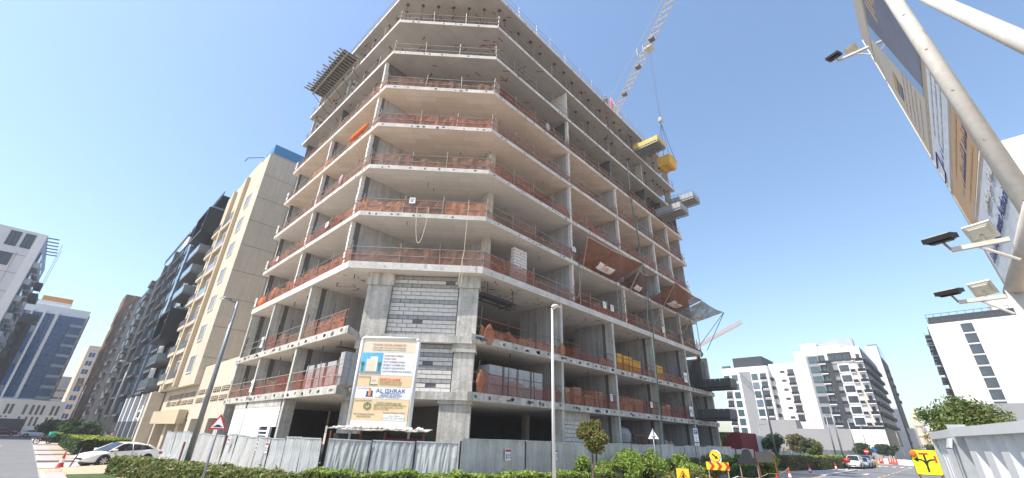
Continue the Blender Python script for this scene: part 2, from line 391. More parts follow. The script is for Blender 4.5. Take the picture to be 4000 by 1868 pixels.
mat('container_red', (0.22, 0.04, 0.04), 0.6, 0.15, 2)
mat('skin', (0.30, 0.17, 0.11), 0.6, 0.05, 5)
mat('cloth_rose', (0.42, 0.22, 0.20), 0.85, 0.2, 6)
mat('cloth_dark', (0.06, 0.055, 0.07), 0.85, 0.2, 6)
mat('cloth_teal', (0.02, 0.30, 0.22), 0.85, 0.15, 6)
mat('pallet_wrap', (0.38, 0.38, 0.39), 0.35, 0.12, 3)
mat('brick_bundle', (0.62, 0.33, 0.06), 0.8, 0.15, 5)
mat('carton', (0.42, 0.27, 0.18), 0.85, 0.15, 4)
mat('cloth_check', (0.48, 0.30, 0.32), 0.9, 0.3, 9)
mat('flag_green', (0.02, 0.16, 0.09), 0.8, 0.1, 5)
mat('rubble', (0.42, 0.38, 0.33), 0.95, 0.25, 2, 0.5)
# ------------------------------------------------------------------ ground, roads, pavements
def sheet(name, poly, z, m):
    mb = MB(); mb.add([(x, y, z) for x, y in poly], [tuple(range(len(poly)))]); return struct(name, mb, m)
def slabpoly(name, poly, z0, z1, m): return struct(name, MB().prism(poly, z0, z1), m)
sheet('ground', [(-1500,-1500),(2500,-1500),(2500,2500),(-1500,2500)], -0.012, 'sand')
sheet('road', [(-9.5,-60),(1.3,-60),(1.3,205),(-9.5,205)], 0.0, 'asphalt')
sheet('road', [(1.3,-2.0),(240,-2.0),(240,10.4),(1.3,10.4)], 0.004, 'asphalt')
sheet('road', [(112,10.4),(122,10.4),(122,140),(112,140)], 0.006, 'asphalt')
sheet('parking_bay', [(1.3,41.5),(9.6,41.5),(9.6,47.5),(1.3,47.5)], 0.008, 'paver_grey')
# pavement of the left street, pink pavers with kerb, broken by parking bays
for i, (a, b) in enumerate([(12.0, 36.6), (48.0, 55.6), (58.0, 64.7), (67.5, 81.8), (85, 99), (102, 150)]):
    slabpoly('pavement', [(1.45,a),(9.2 if a < 40 else 8.4,a),(9.2 if a < 40 else 8.4,b),(1.45,b)], -0.01, 0.115, 'paver_pink')
    slabpoly('kerb', [(1.3,a),(1.45,a),(1.45,b),(1.3,b)], -0.01, 0.13, 'kerb')
    slabpoly('kerb', [(1.3,b),(8.4,b),(8.4,b+0.15),(1.3,b+0.15)], -0.01, 0.13, 'kerb')
slabpoly('verge', [(2.2,24.0),(9.0,24.0),(9.0,40.6),(5.0,42.0),(2.2,39.6)], 0.10, 0.15, 'sand')
slabpoly('pavement', [(8.4,44),(10.7,44),(10.7,205),(8.4,205)], -0.01, 0.12, 'paver_grey')
slabpoly('lawn', [(2.2,22.0),(3.9,22.0),(3.9,33.6),(2.2,33.6)], 0.14, 0.19, 'grass')
for (a, b, c, d) in ((2.4, 50, 5.5, 54.5), (2.4, 59, 5.0, 63.5), (2.4, 69, 6, 80)):
    slabpoly('verge', [(a,b),(c,b),(c,d),(a,d)], 0.10, 0.135, 'sand')
slabpoly('pavement', [(1.45,10.55),(49,10.55),(49,12.4),(1.45,12.4)], -0.01, 0.115, 'paver_pink')
slabpoly('pavement', [(57,10.5),(77,10.5),(77,12.4),(62,13.5),(57,15)], -0.01, 0.11, 'paver_grey')
slabpoly('kerb', [(57,10.35),(77.8,10.35),(77.8,10.5),(57,10.5)], -0.01, 0.14, 'kerb')
slabpoly('lawn', [(64,15.2),(108,13.8),(108,24),(64,24)], -0.01, 0.3, 'grass')
slabpoly('kerb', [(1.45,10.4),(49,10.4),(49,10.55),(1.45,10.55)], -0.01, 0.13, 'kerb')
sheet('parking_bay', [(77.8,10.4),(110,10.4),(110,12.6),(77.8,12.6)], 0.010, 'paver_grey')
sheet('site_floor', [(9.3,20.2),(13.4,16),(52,16),(52,60),(9.3,60)], 0.004, 'rubble')
for i in range(8):
    sheet('road_marking', [(104,2.2+i*1.05),(106.4,2.2+i*1.05),(106.4,2.75+i*1.05),(104,2.75+i*1.05)], 0.012, 'paint_white')
for i in range(9):
    x = 60+i*4.6; sheet('road_marking', [(x,6.5),(x+2.6,6.5),(x+2.6,6.66),(x,6.66)], 0.012, 'paint_yellow')
sheet('road_marking', [(66,8.2),(69.5,8.2),(69.5,8.5),(66,8.5)], 0.012, 'paint_white')
sheet('road_marking', [(-1.6,60),(-1.4,60),(-1.4,64),(-1.6,64)], 0.012, 'paint_white')
sheet('road_marking', [(-2.6,80),(-1.2,80),(-1.9,84)], 0.012, 'paint_white')

# ------------------------------------------------------------------ the unfinished concrete building
XL, YR, XE, YE = 10.38, 18.42, 50.8, 42.1
LC, RC = (10.38, 24.16), (16.36, 18.42)
ZU = [11.75+3.7*i for i in range(8)]              # slab undersides of the tower
TH = [0.45]+[0.31]*7
ZT = [z+t for z, t in zip(ZU, TH)]
ZP1, ZP2, TP = 4.35, 7.50, 0.42
WX = [26.1, 34.2, 41.95, 46.15, 50.4]
WY = [25.3, 33.4, 41.4]
CX = [24.5, 31.7, 38.9, 46.4, 52.5]
CY = [29.6, 36.5, 42.0]
bld = thing('concrete_building', 'unfinished grey concrete apartment building with open floors and chamfered corner', 'building', (30, 30, 0))
def slab(poly, z, t, soff):
    return MB().prism(poly, z, z+t, 0, 1, 2).build('slab', ['concrete_fascia', 'slab_top', soff], bld)
towerpoly = [LC, RC, (XE, YR), (XE, YE), (XL, YE)]
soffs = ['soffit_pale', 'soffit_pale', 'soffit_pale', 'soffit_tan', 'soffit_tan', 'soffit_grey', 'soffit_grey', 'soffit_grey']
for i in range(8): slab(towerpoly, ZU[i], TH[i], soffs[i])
def patches(z0, z1, segs, step, sz, m, seed, gap=0.0):
    random.seed(seed); mb = MB()
    for a, b in segs:
        A = Vector((*a, 0)); B = Vector((*b, 0)); u = (B-A); Ln = u.length; u.normalize(); n = Vector((u.y, -u.x, 0)); x = random.uniform(.3, step)
        if n.dot(Vector((-1, -1, 0))) < 0: n = -n
        while x < Ln-.3:
            k = 7; c = A+u*x+n*.006+Vector((0, 0, z0+(z1-z0)*random.uniform(.35, .65))); rx = sz*random.uniform(.5, 1.3); rz = (z1-z0)*random.uniform(.18, .36)
            mb.add([c+u*rx*math.cos(6.283*i/k)*random.uniform(.7, 1.1)+Vector((0, 0, rz*math.sin(6.283*i/k)*random.uniform(.7, 1.1))) for i in range(k)], [tuple(range(k))])
            x += step*random.choice((.35, .8, 1.2, 1.7))
    tag(mb.build('fascia_patch', m, bld), kind='stuff')
for i in range(8):
    patches(ZU[i], ZT[i], [(LC, RC), (RC, (XE, YR)), ((XL, YE), LC)], 1.25, .11, 'concrete_dark' if i else 'concrete', 40+i)
podpoly = [(XL, 42.5), (XL, 22.5), (11.72, 23.84), (16.42, 19.01), (15.83, YR), (52.9, YR), (52.9, 42.5)]
for z in (ZP1, ZP2):
    MB().prism(podpoly, z, z+TP, 0, 1, 2).build('slab', ['concrete_podium', 'slab_top', 'soffit_pale'], bld)
for z in (ZP1, ZP2):
    patches(z, z+TP, [((16, YR), (52.8, YR)), ((XL, 42.4), (XL, 22.6))], .9, .22, 'concrete_dark', int(z*9))
    patches(z, z+TP, [((16, YR), (52.8, YR)), ((XL, 42.4), (XL, 22.6))], 1.3, .3, 'concrete_fascia', int(z*7))
def part(name, m, *boxes):
    mb = MB()
    for b in boxes: mb.box(*b)
    return mb.build(name, m, bld)
g = 0.004
# cross walls of the flats
random.seed(5)
brickmesh = {}
def brick_mesh(w, d, h, m):
    k = (round(w, 3), round(d, 3), round(h, 3), m)
    if k not in brickmesh:
        e = 0.012
        brickmesh[k] = MB().box(0, 0, 0, w, d, h).mesh('brick', m)
    return brickmesh[k]
for k in range(5):
    z0, z1 = ZT[k]+g, ZU[k+1]-g
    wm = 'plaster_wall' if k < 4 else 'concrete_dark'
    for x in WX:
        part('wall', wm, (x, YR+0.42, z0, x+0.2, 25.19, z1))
    for y in WY:
        part('wall', wm, (XL+0.42, y, z0, 18.19, y+0.2, z1)); part('bare_strip', 'concrete_dark', (XL+0.43, y-.012, z0, XL+0.43+random.uniform(.2, .45), y-.003, z1))
    part('wall', wm, (18.2, 20.6, z0, 18.4, 25.2, z1))
    part('column', 'concrete', (18.0, 20.1, z0, 18.5, 20.6-g, z1))
    if k < 4:
        part('wall', 'plaster_wall', (18.4+g, 25.2, z0, 50.3, 25.4, z1))
        part('wall', 'plaster_wall', (18.2, 25.5+g, z0, 18.4, 41.9, z1))
    # block ends of the walls: stacked aerated blocks, alternate courses a little proud
    n = 13; h = (z1-z0)/n
    for x in WX[:4] if k < 4 else WX[:1]:
        for j in range(n):
            o = link('brick', brick_mesh(0.24, 0.26, h-0.022, 'block_white'), bld, None)
            o.location = (x-0.02+random.uniform(-.015, .015), YR+0.14+random.uniform(-.02, .02), z0+j*h)
    for y in WY[:2] if k < 4 else WY[:1]:
        for j in range(n):
            o = link('brick', brick_mesh(0.26, 0.24, h-0.022, 'block_white'), bld, None)
            o.location = (XL+0.14+random.uniform(-.02, .02), y-0.02+random.uniform(-.015, .015), z0+j*h)
# upper floors: fewer walls and the lift core
for k in (5, 6):
    z0, z1 = ZT[k]+g, ZU[k+1]-g
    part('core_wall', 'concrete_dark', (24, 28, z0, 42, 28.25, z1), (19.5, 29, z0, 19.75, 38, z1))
    for x in (34.2, 41.95, 50.2): part('column', 'concrete', (x, YR+0.5, z0, x+0.25, YR+1.3, z1 if x > 35 else z0+1.2))
    for y in (33.3, 41.3): part('column', 'concrete', (XL+0.3, y, z0, XL+1.2, y+0.25, z1))
def blockwall(o, u, width, rows, bw, bh, depth, dark=(), parent=None, skip=0.0, seed=1, inward=None):
    """bonded wall of separate blocks with recessed joints"""
    random.seed(seed); u = Vector(u).normalized(); ang = math.atan2(u.y, u.x)
    for r in range(rows):
        x = 0 if r % 2 == 0 else -bw/2
        m = 'block_grey' if r in dark else 'block_white'
        while x < width-0.02:
            a = max(0, x); b = min(width, x+bw)
            if b-a > 0.06 and random.random() > skip:
                wq = max(0.06, round((b-a-0.03)/0.02)*0.02)
                ob = link('brick', brick_mesh(wq, depth, bh-0.036, m), parent, None)
                ob.location = Vector(o)+u*a+Vector((0, 0, r*bh))+Vector((-u.y, u.x, 0))*random.uniform(0, 0.022); ob.rotation_euler = (0, 0, ang)
            x += bw
z6 = ZT[5]+g
part('wall_backing', 'mortar', (26.12, YR+0.47, z6, 26.28, 23, ZU[6]-g))
blockwall((26.06, 22.9, z6), (0, -1, 0), 4.4, 13, 0.6, (ZU[6]-z6)/13, 0.06, parent=bld, seed=3)
part('wall_end', 'block_white', (26.05, YR+0.2, z6, 26.3, YR+0.45, ZU[6]-g))
part('wall_backing', 'mortar', (XL+0.5, 33.02, z6, 13.4, 33.16, ZU[6]-g))
blockwall((XL+0.5, 32.95, z6), (1, 0, 0), 2.8, 9, 0.5, (ZU[6]-z6)/9, 0.05, dark=(1, 3, 5, 7), parent=bld, seed=4, skip=0.25)
part('wall_backing', 'mortar', (XL+0.5, 41.02, z6, 13.4, 41.16, ZU[6]-g))
blockwall((XL+0.5, 40.95, z6), (1, 0, 0), 2.8, 9, 0.5, (ZU[6]-z6)/9, 0.05, dark=(1, 3, 5, 7), parent=bld, seed=6, skip=0.25)
# podium: columns with fin walls behind, dark back and end walls added to darken the interior
for (z0, z1, wm) in ((ZP2+TP+g, ZU[0]-g, 'plaster_wall'), (ZP1+TP+g, ZP2-g, 'plaster_wall'), (0, ZP1-g, 'plaster_wall')):
    for x in CX:
        part('column', 'concrete_podium', (x-0.13, YR+0.1, z0, x+0.13, YR+0.8, z1))
        if z0 > 1 or x > 25: part('wall', wm, (x-0.08, YR+0.8+g, z0, x+0.10, 22.6, z1)); part('bare_strip', 'concrete_dark', (x-.095, YR+.81, z0, x-.083, YR+1.1, z1))
    for y in CY:
        part('column', 'concrete_podium', (XL+0.1, y-0.14, z0, XL+0.8, y+0.14, z1))
        if z0 > 1: part('wall', wm, (XL+0.8+g, y-0.08, z0, 14.6, y+0.1, z1)); part('bare_strip', 'concrete_dark', (XL+.81, y-.095, z0, XL+1.15, y-.083, z1))
    for x in (28.0, 35.0, 42.0): part('column', 'concrete_podium', (x, 25, z0, x+0.4, 25.5, z1))
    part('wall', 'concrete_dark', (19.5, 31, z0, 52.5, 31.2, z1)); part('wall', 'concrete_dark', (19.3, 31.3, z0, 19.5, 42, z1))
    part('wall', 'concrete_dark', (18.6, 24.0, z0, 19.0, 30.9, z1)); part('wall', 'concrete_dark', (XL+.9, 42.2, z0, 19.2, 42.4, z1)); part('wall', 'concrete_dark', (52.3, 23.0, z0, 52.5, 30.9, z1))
# chamfer columns with heads, block infill between
def chcol(a, b, z0, z1, head):
    a = Vector((*a, 0)); b = Vector((*b, 0)); u = (b-a); n = Vector((u.y, -u.x, 0)).normalized()
    if n.x > 0: n = -n
    mb = MB(); mb.obox(a+Vector((0, 0, z0)), u, -n*0.8, Vector((0, 0, z1-head-z0)))
    un = u.normalized()
    mb.obox(a-un*0.1+n*0.10+Vector((0, 0, z1-head+g)), u+un*0.2, -n*0.95, Vector((0, 0, head-g)))
    mb.build('column', 'concrete_podium', bld)
chcol((11.78, 23.92), (12.83, 22.87), ZP2+TP+g, ZU[0]-g, 0.8); chcol((15.82, 19.88), (16.66, 19.04), ZP2+TP+g, ZU[0]-g, 0.8)
chcol((11.78, 23.92), (12.83, 22.87), ZP1+TP+g, ZP2-g, 0.5); chcol((15.82, 19.88), (16.66, 19.04), ZP1+TP+g, ZP2-g, 0.5)
chcol((11.6, 24.1), (12.4, 23.3), 0, ZP1-g, 0.2); chcol((15.42, 20.28), (16.66, 19.04), 0, ZP1-g, 0.2)
un = Vector((1, -1, 0)).normalized(); vn = Vector((1, 1, 0)).normalized()
for z0, z1, rows, dk, sd in ((ZP2+TP+g, ZU[0]-0.02, 15, (0, 4, 8, 12, 14), 11), (ZP1+TP+g, ZP2-0.02, 11, (2, 5, 8, 10), 12)):
    o = Vector((12.86, 22.86, z0))+vn*0.22
    mb = MB(); mb.obox(o+vn*0.06, un*4.15, vn*0.12, Vector((0, 0, z1-z0))); mb.build('wall_backing', 'mortar', bld)
    blockwall(o, un, 4.15, rows, 0.6, (z1-z0)/rows, 0.14, dark=dk, parent=bld, seed=sd, skip=0.03)
# ground floor: white boarded bay with louvres, block wall bay
part('boarded_wall', 'white_board', (XL+0.12, 30.0, 2.75, XL+0.26, 39.2, ZP1-0.42), (XL+0.12, 32.8, 0, XL+0.26, 39.2, 2.75-g), (XL+0.12, 30.9, 0, XL+0.26, 31.3, 2.75-g))
part('render_strip', 'concrete_podium', (XL+0.10, 30.0, ZP1-0.42+g, XL+0.27, 39.2, ZP1-g))
for y0, y1 in ((31.35, 31.85), (31.9, 32.75)):
    lv = part('louvre', 'frame_dark', (XL+0.2, y0, 1.2, XL+0.25, y1, 2.7))
    for j in range(6):
        MB().obox((XL+0.11, y0, 1.35+j*0.22), (0, y1-y0, 0), (0.08, 0, 0.05), (0, 0, 0.03)).build('slat', 'pole_white', lv)
part('wall_backing', 'mortar', (24.75, YR+0.75, 0, 28.4, YR+0.9, ZP1-0.62))
blockwall((24.75, YR+0.66, 0.3), (1, 0, 0), 3.65, 13, 0.45, 0.268, 0.12, parent=bld, seed=21)
part('lintel', 'concrete_podium', (24.75, YR+0.62, ZP1-0.6, 28.4, YR+0.92, ZP1-g))
# red marking lines on the fresh soffits, cable stubs on the lower ones
random.seed(8)
for k in (0, 5, 6, 7):
    mb = MB()
    for i in range(190):
        if random.random() < 0.35:
            t = random.random(); x = LC[0]+t*(RC[0]-LC[0])+random.random()*4+0.5; y = LC[1]+t*(RC[1]-LC[1])+random.random()*4+0.5
        elif random.random() < 0.65: x = random.uniform(17, 50); y = YR+random.random()*4+0.4
        else: x = XL+random.random()*4+0.4; y = random.uniform(25, 41)
        l = random.uniform(0.15, 0.65) if k else 0.3; a = random.choice((0.785, -0.785, 0.0, 1.57))+random.uniform(-.1, .1)
        u = Vector((math.cos(a), math.sin(a), 0)); v = Vector((-u.y, u.x, 0))
        z = ZU[k]-0.006
        p = Vector((x, y, z)); mb.add([p-v*.05, p-v*.03+u*l, p+v*.03+u*l, p+v*.05], [(0, 1, 2, 3)])
    mb.build('red_marking', 'red_paint', bld)
for k in (1, 2, 3, 4):
    for i in range(9):
        x, y = random.choice([(random.uniform(13, 17), random.uniform(22, 24)), (random.uniform(19, 48), random.uniform(19.5, 22)), (random.uniform(11.5, 14), random.uniform(27, 40))])
        MB().path([(x, y, ZU[k]), (x, y, ZU[k]-.2), (x+.05, y, ZU[k]-.33)], 0.02, 5).build('cable_stub', 'steel_dark', bld)
for z in (ZU[0], ZP2):
    for i in range(7):
        MB().box(20+i*4.4, YR+0.9, z-.3, 20.04+i*4.4, YR+0.94, z).build('cable_stub', 'steel_dark', bld)
        MB().box(XL+.9, 25+i*2.4, z-.3, XL+.94, 25.04+i*2.4, z).build('cable_stub', 'steel_dark', bld)
# drain pipes under the podium slabs
MB().path([(11.2, 25.4, 7.2), (13.0, 24.9, 7.15)], 0.05).build('pipe', 'rust', bld)
for x, y, z in ((19, 21, 7.1), (25.5, 22, 11.2), (26, 23.5, 7.0), (33, 22, 11.2), (33, 23, 7.0), (40, 22.5, 7.0)):
    MB().path([(x, y, z), (x+2.6, y+1.5, z+.02)], 0.045).build('pipe', 'steel_dark', bld)

# ------------------------------------------------------------------ guard rails with nets on the slab edges
post_me = MB().tube((0, 0, -0.02), (0, 0, 1.45), 0.028, 6).mesh('post', 'steel_tube')
post_dk = MB().tube((0, 0, -0.02), (0, 0, 1.75), 0.03, 6).mesh('post', 'steel_dark')
def netmesh(a, b, z, h, m, folds=1.0, sag=0.12, out=0.05):
    a = Vector((*a, z)); b = Vector((*b, z)); u = b-a; Ln = u.length; u.normalize(); n = Vector((u.y, -u.x, 0))
    N = max(2, int(Ln/0.16)); v = []; f = []; V = 5
    ph = random.random()*9; w1 = random.uniform(3, 7)
    for i in range(N+1):
        s = Ln*i/N; tp = h*(1-sag*abs(math.sin(s*1.3+ph))*random.uniform(.6, 1.1))
        for j in range(V):
            t = j/(V-1)
            d = out*folds*(math.sin(s*w1+ph+t*2)*0.6+math.sin(s*11+ph*2)*0.35+random.uniform(-.25, .25))
            v.append(a+u*s+n*d+Vector((0, 0, 0.02+t*tp)))
    for i in range(N):
        for j in range(V-1): f.append((i*V+j, (i+1)*V+j, (i+1)*V+j+1, i*V+j+1))
    mb = MB(); mb.add(v, f); return mb
def guard(label, segs, z, net=None, posts=post_me, step=2.4, rails=(0.55, 1.08), nh=1.08, rm='steel_tube', skipseg=()):
    a0 = segs[0][0]
    t = thing('guard_rail', label, 'guard rail', (a0[0], a0[1], z), 0, 'guard rails along the open floor edges')
    for si, (a, b) in enumerate(segs):
        A = Vector((*a, z)); B = Vector((*b, z)); Ln = (B-A).length; n = max(1, round(Ln/step))
        for i in range(n+1 if si == len(segs)-1 else n):
            p = A+(B-A)*((i+(random.uniform(-.1, .1) if 0 < i < n else 0))/n)
            o = link('post', posts, t, None); o.location = p; o.rotation_euler = (random.uniform(-.06, .06), random.uniform(-.06, .06), 0)
        for hh in rails:
            MB().tube(A+Vector((0, 0, hh))-(B-A).normalized()*.25, B+Vector((0, 0, hh+random.uniform(-.05, .05)))+(B-A).normalized()*.25, 0.024, 6).build('rail', rm, t)
        if net:
            nm = net[si] if isinstance(net, (list, tuple)) else net
            if nm:
                k = max(1, round(Ln/step))
                for i in range(k):
                    if random.random() < .03: continue
                    p, q = A+(B-A)*(i/k), A+(B-A)*((i+1.02)/k); m2 = nm if random.random() < .6 else random.choice(('net_red', 'net_brown', 'net_thin', 'net_brown'))
                    netmesh((p.x, p.y), (q.x, q.y), z, nh*random.choice((1, 1, .98, .95, .78)), m2, random.uniform(.6, 2.0), random.choice((.05, .12, .3, .45))).build('net', m2, t)
    return t
random.seed(31)
i_ = 0.16
LCi, RCi = (LC[0]+.12, LC[1]+.16), (RC[0]+.16, RC[1]+.12)
Lend, Rend = (XL+i_, YE-.2), (XE-.2, YR+i_)
ordn = ['first', 'second', 'third', 'fourth', 'fifth', 'sixth', 'seventh']
for k in range(8):
    net = [('net_red', 'net_orange', 'net_red'), ('net_red', 'net_orange', 'net_brown'), ('net_brown', 'net_brown', 'net_red'), ('net_orange', 'net_red', 'net_brown'), ('net_brown', 'net_brown', 'net_brown'), None, None, None][k]
    segs = [(Lend, LCi), (LCi, RCi), (RCi, Rend)]
    if k < 5: lb = 'scaffold tube guard rail with red net round the %s floor above the podium' % ordn[k]
    elif k < 7: lb = 'bare scaffold tube guard rail without net on the %s floor above the podium' % ordn[k]
    else: lb = 'thin guard rail round the roof slab against the sky'
    guard(lb, segs, ZT[k], net)
guard('rusty guard rail with orange net on upper podium deck, left face', [((XL+i_, 41.8), (XL+i_, 36.8)), ((XL+i_, 36.2), (XL+i_, 29.9)), ((XL+i_, 29.2), (XL+i_, 23.4))], ZP2+TP, [None, 'net_brown', 'net_red'], post_dk, 2.2)
guard('rusty guard rail with orange net on lower podium deck, left face', [((XL+i_, 42.0), (XL+i_, 36.8)), ((XL+i_, 36.2), (XL+i_, 29.9)), ((XL+i_, 29.2), (XL+i_, 23.0))], ZP1+TP, ['net_red', 'net_thin', 'net_thin'], post_me, 2.2, rm='timber')
guard('guard rail with sagging torn orange net on upper podium deck, right face', [((16.6, YR+i_), (24.3, YR+i_)), ((24.8, YR+i_), (31.4, YR+i_)), ((32, YR+i_), (38.7, YR+i_)), ((39.2, YR+i_), (46.2, YR+i_))], ZP2+TP, ['net_orange', 'net_thin', 'net_thin', 'net_red'], post_dk, 2.6, nh=0.85, rm='rust')
guard('guard rail with orange net on lower podium deck, right face', [((16.6, YR+i_), (24.3, YR+i_)), ((24.8, YR+i_), (31.4, YR+i_)), ((32, YR+i_), (38.7, YR+i_)), ((39.2, YR+i_), (46.2, YR+i_))], ZP1+TP, ['net_thin', 'net_thin', 'net_thin', 'net_thin'], post_dk, 2.6, nh=1.15, rm='rust')
# loose bundles of netting
def bundle(label, p, r, m, cat='netting', name='net_bundle'):
    mb = MB(); random.seed(int(p[0]*7+p[1]*3))
    n = 10; rows = 6; v = []; f = []
    for j in range(rows+1):
        t = j/rows
        for i in range(n):
            a = 6.283*i/n; rr = math.sin(math.pi*min(0.98, t*0.9+0.08))**.6*(0.85+0.22*random.random())
            v.append((p[0]+r[0]*rr*math.cos(a), p[1]+r[1]*rr*math.sin(a), p[2]+r[2]*t))
    for j in range(rows):
        for i in range(n): f.append((j*n+i, j*n+(i+1) % n, (j+1)*n+(i+1) % n, (j+1)*n+i))
    f.append(tuple(range(n-1, -1, -1))); f.append(tuple(rows*n+i for i in range(n)))
    mb.add(v, f); return tag(mb.build(name, m, smooth=True), label, cat)
bundle('bright orange netting bundled at far left end of first floor edge', (XL+.3, 40.8, ZT[0]), (.3, .8, 1.0), 'orange_cloth')
bundle('bright orange netting hanging down at left edge of first floor', (XL+.2, 37.9, ZT[0]), (.2, .5, 1.25), 'net_orange')
bundle('torn orange net bunched at chamfer column on upper podium deck', (17.2, YR-.02, ZP2+TP-.45), (.4, .1, 1.25), 'net_orange')
bundle('torn orange net bunched at chamfer column on lower podium deck', (16.8, YR+.1, ZP1+TP), (.3, .12, 1.25), 'net_orange')
bundle('reddish net wound round a column of the upper podium deck', (24.5, YR+.1, ZP2+TP-.1), (.35, .15, 1.0), 'net_orange')
bundle('checked cloth hanging on third floor guard rail, left face', (XL+.1, 28.9, ZT[2]+.3), (.15, .25, .95), 'cloth_check', 'cloth', 'cloth')
bundle('grey cloth hanging on fifth floor guard rail, right face', (23.1, YR+.1, ZT[4]+.4), (.3, .15, .8), 'pallet_wrap', 'cloth', 'cloth')
bundle('orange cloth strip along fourth floor guard rail, left face', (XL+.05, 27.5, ZT[3]+.7), (.15, 1.8, .4), 'orange_cloth', 'cloth', 'cloth')

# ------------------------------------------------------------------ steel props standing on the upper floors
pm = MB(); hh = ZU[7]-ZT[6]
pm.tube((0, 0, 0), (0, 0, 1.9), 0.042, 7).box(-.1, -.1, 0, .1, .1, .015)
prop_low = pm.mesh('outer_tube', 'steel_dark'); prop_up = MB().tube((0, 0, 1.9), (0, 0, hh-.12), 0.03, 6).mesh('inner_tube', 'rust')
prop_head = MB().box(-.1, -.1, hh-.12, .1, .1, hh).mesh('head', 'steel_dark')
random.seed(77)
def prop(p, lab):
    t = thing('steel_prop', lab, 'prop', p, 0, 'steel props under the upper slabs')
    for nm, me in (('outer_tube', prop_low), ('inner_tube', prop_up), ('head', prop_head)):
        o = bpy.data.objects.new(nm, me); C.objects.link(o); o.parent = t
ORD = ['first', 'second', 'third', 'fourth', 'fifth', 'sixth', 'seventh', 'eighth', 'ninth', 'tenth', 'eleventh', 'twelfth', 'thirteenth', 'fourteenth', 'fifteenth', 'sixteenth', 'seventeenth', 'eighteenth', 'nineteenth']
for i in range(7):
    s = i/6; prop((LC[0]+s*(RC[0]-LC[0])+.75, LC[1]+s*(RC[1]-LC[1])+.75, ZT[6]), 'steel prop under the roof slab at the chamfer, %s from its left end' % ORD[i])
for i in range(14): prop((XL+.9+random.uniform(-.2, .3), 25.6+i*1.22, ZT[6]), 'steel prop under the roof slab on left face, %s from the chamfer' % ORD[i])
for i in range(19): prop((18.3+i*1.72+random.uniform(-.3, .3), YR+.9+random.uniform(-.2, .3), ZT[6]), 'steel prop under the roof slab on right face, %s from the chamfer' % ORD[i])
for i in range(7): prop((XL+.9, 27+i*2.1, ZT[5]), 'steel prop one floor below the top storey on left face, %s from the chamfer' % ORD[i])
for i, x in enumerate((29, 31.2, 34.8, 36, 40, 43.2, 44, 46.3, 47.5, 48.4, 49.5)): prop((x, YR+1.0, ZT[5]), 'steel prop one floor below the top storey on right face, %s from the chamfer' % ORD[i])
for i, x in enumerate((43, 44.2, 45.3, 47.2)): prop((x, YR+1.0, ZT[4]), 'steel prop behind the plain grey platform, %s from left' % ORD[i])
# scaffold ledger along the props behind the chamfer, planks lying there
t = thing('scaffold', 'dark scaffold tubes standing inside the top storey at chamfered corner', 'scaffold', (14, 22, ZT[6]))
for i in range(5):
    s = (i+.4)/5; x = LC[0]+s*6+1.5; y = LC[1]-s*5.7+1.5
    MB().tube((x, y, ZT[6]), (x, y, ZT[6]+2.6), .03, 6).build('standard', 'steel_dark', t)
for zz in (.5, 1.5, 2.3):
    MB().tube((LC[0]+1.5, LC[1]+1.5, ZT[6]+zz), (RC[0]+1.9, RC[1]+1.3, ZT[6]+zz), .026, 6).build('ledger', 'steel_dark', t)
for i, (a, b) in enumerate((((12.3, 23.6), (15.0, 21.4)), ((13.2, 23.4), (17.0, 19.8)), ((17.5, 19.3), (21.5, 19.2)), ((22.5, 19.3), (27.2, 19.25)))):
    A = Vector((*a, ZT[6]+.02)); B = Vector((*b, ZT[6]+.1)); u = B-A; v = Vector((-u.y, u.x, 0)).normalized()*.35
    lab = ['short pale planks lying in the top storey near left chamfer corner', 'long pale planks lying in the top storey across the chamfer', 'pale timber beams stacked at right face of top storey, nearest the corner', 'pale timber beams stacked at right face of top storey, second from the corner'][i]
    tt = thing('plank_stack', lab, 'planks', A)
    for j in range(4): MB().obox(A+v*(j*.28)+Vector((0, 0, .09*(j % 2))), u, v*.24, (0, 0, .08)).build('plank', 'timber', tt)

# ------------------------------------------------------------------ formwork deck sticking out on the left face
t = thing('formwork_deck', 'dark timber formwork deck jutting out below the roof on left face', 'formwork', (XL-.8, 35, ZT[6]-.2))
DZ = ZT[6]+0.35
random.seed(9)
for i in range(9): MB().box(8.75, 31.1+i*.83, DZ+.14, 10.3, 31.1+i*.83+.81, DZ+.17).build('deck_board', 'ply_dark', t)
for i in range(18):
    y = 31.2+i*.43; MB().box(8.35+random.uniform(-.25, .25), y, DZ, 10.36, y+.09, DZ+.136).build('joist', 'timber_grey', t)
for x in (9.05, 10.1): MB().box(x, 31.0, DZ-.2, x+.12, 38.7, DZ-.004).build('bearer', 'timber_grey', t)
for y in (31.6, 33.4, 35.2, 37.0, 38.5):
    MB().tube((XL+.35, y, ZT[5]+2.6), (9.1, y, DZ-.2), .03, 6).build('strut', 'steel_dark', t)
for y in (37.9, 38.6): MB().path([(XL-.1, y, ZT[6]), (XL-.5, y, ZT[6]+1.7)], .025).build('strut', 'sign_blue', t)
for i in range(10): MB().tube((XL+.05, 31.4+i*.78, ZT[6]+.02), (XL+.05, 31.4+i*.78, DZ+.6), .02, 5).build('bar', 'steel_dark', t)

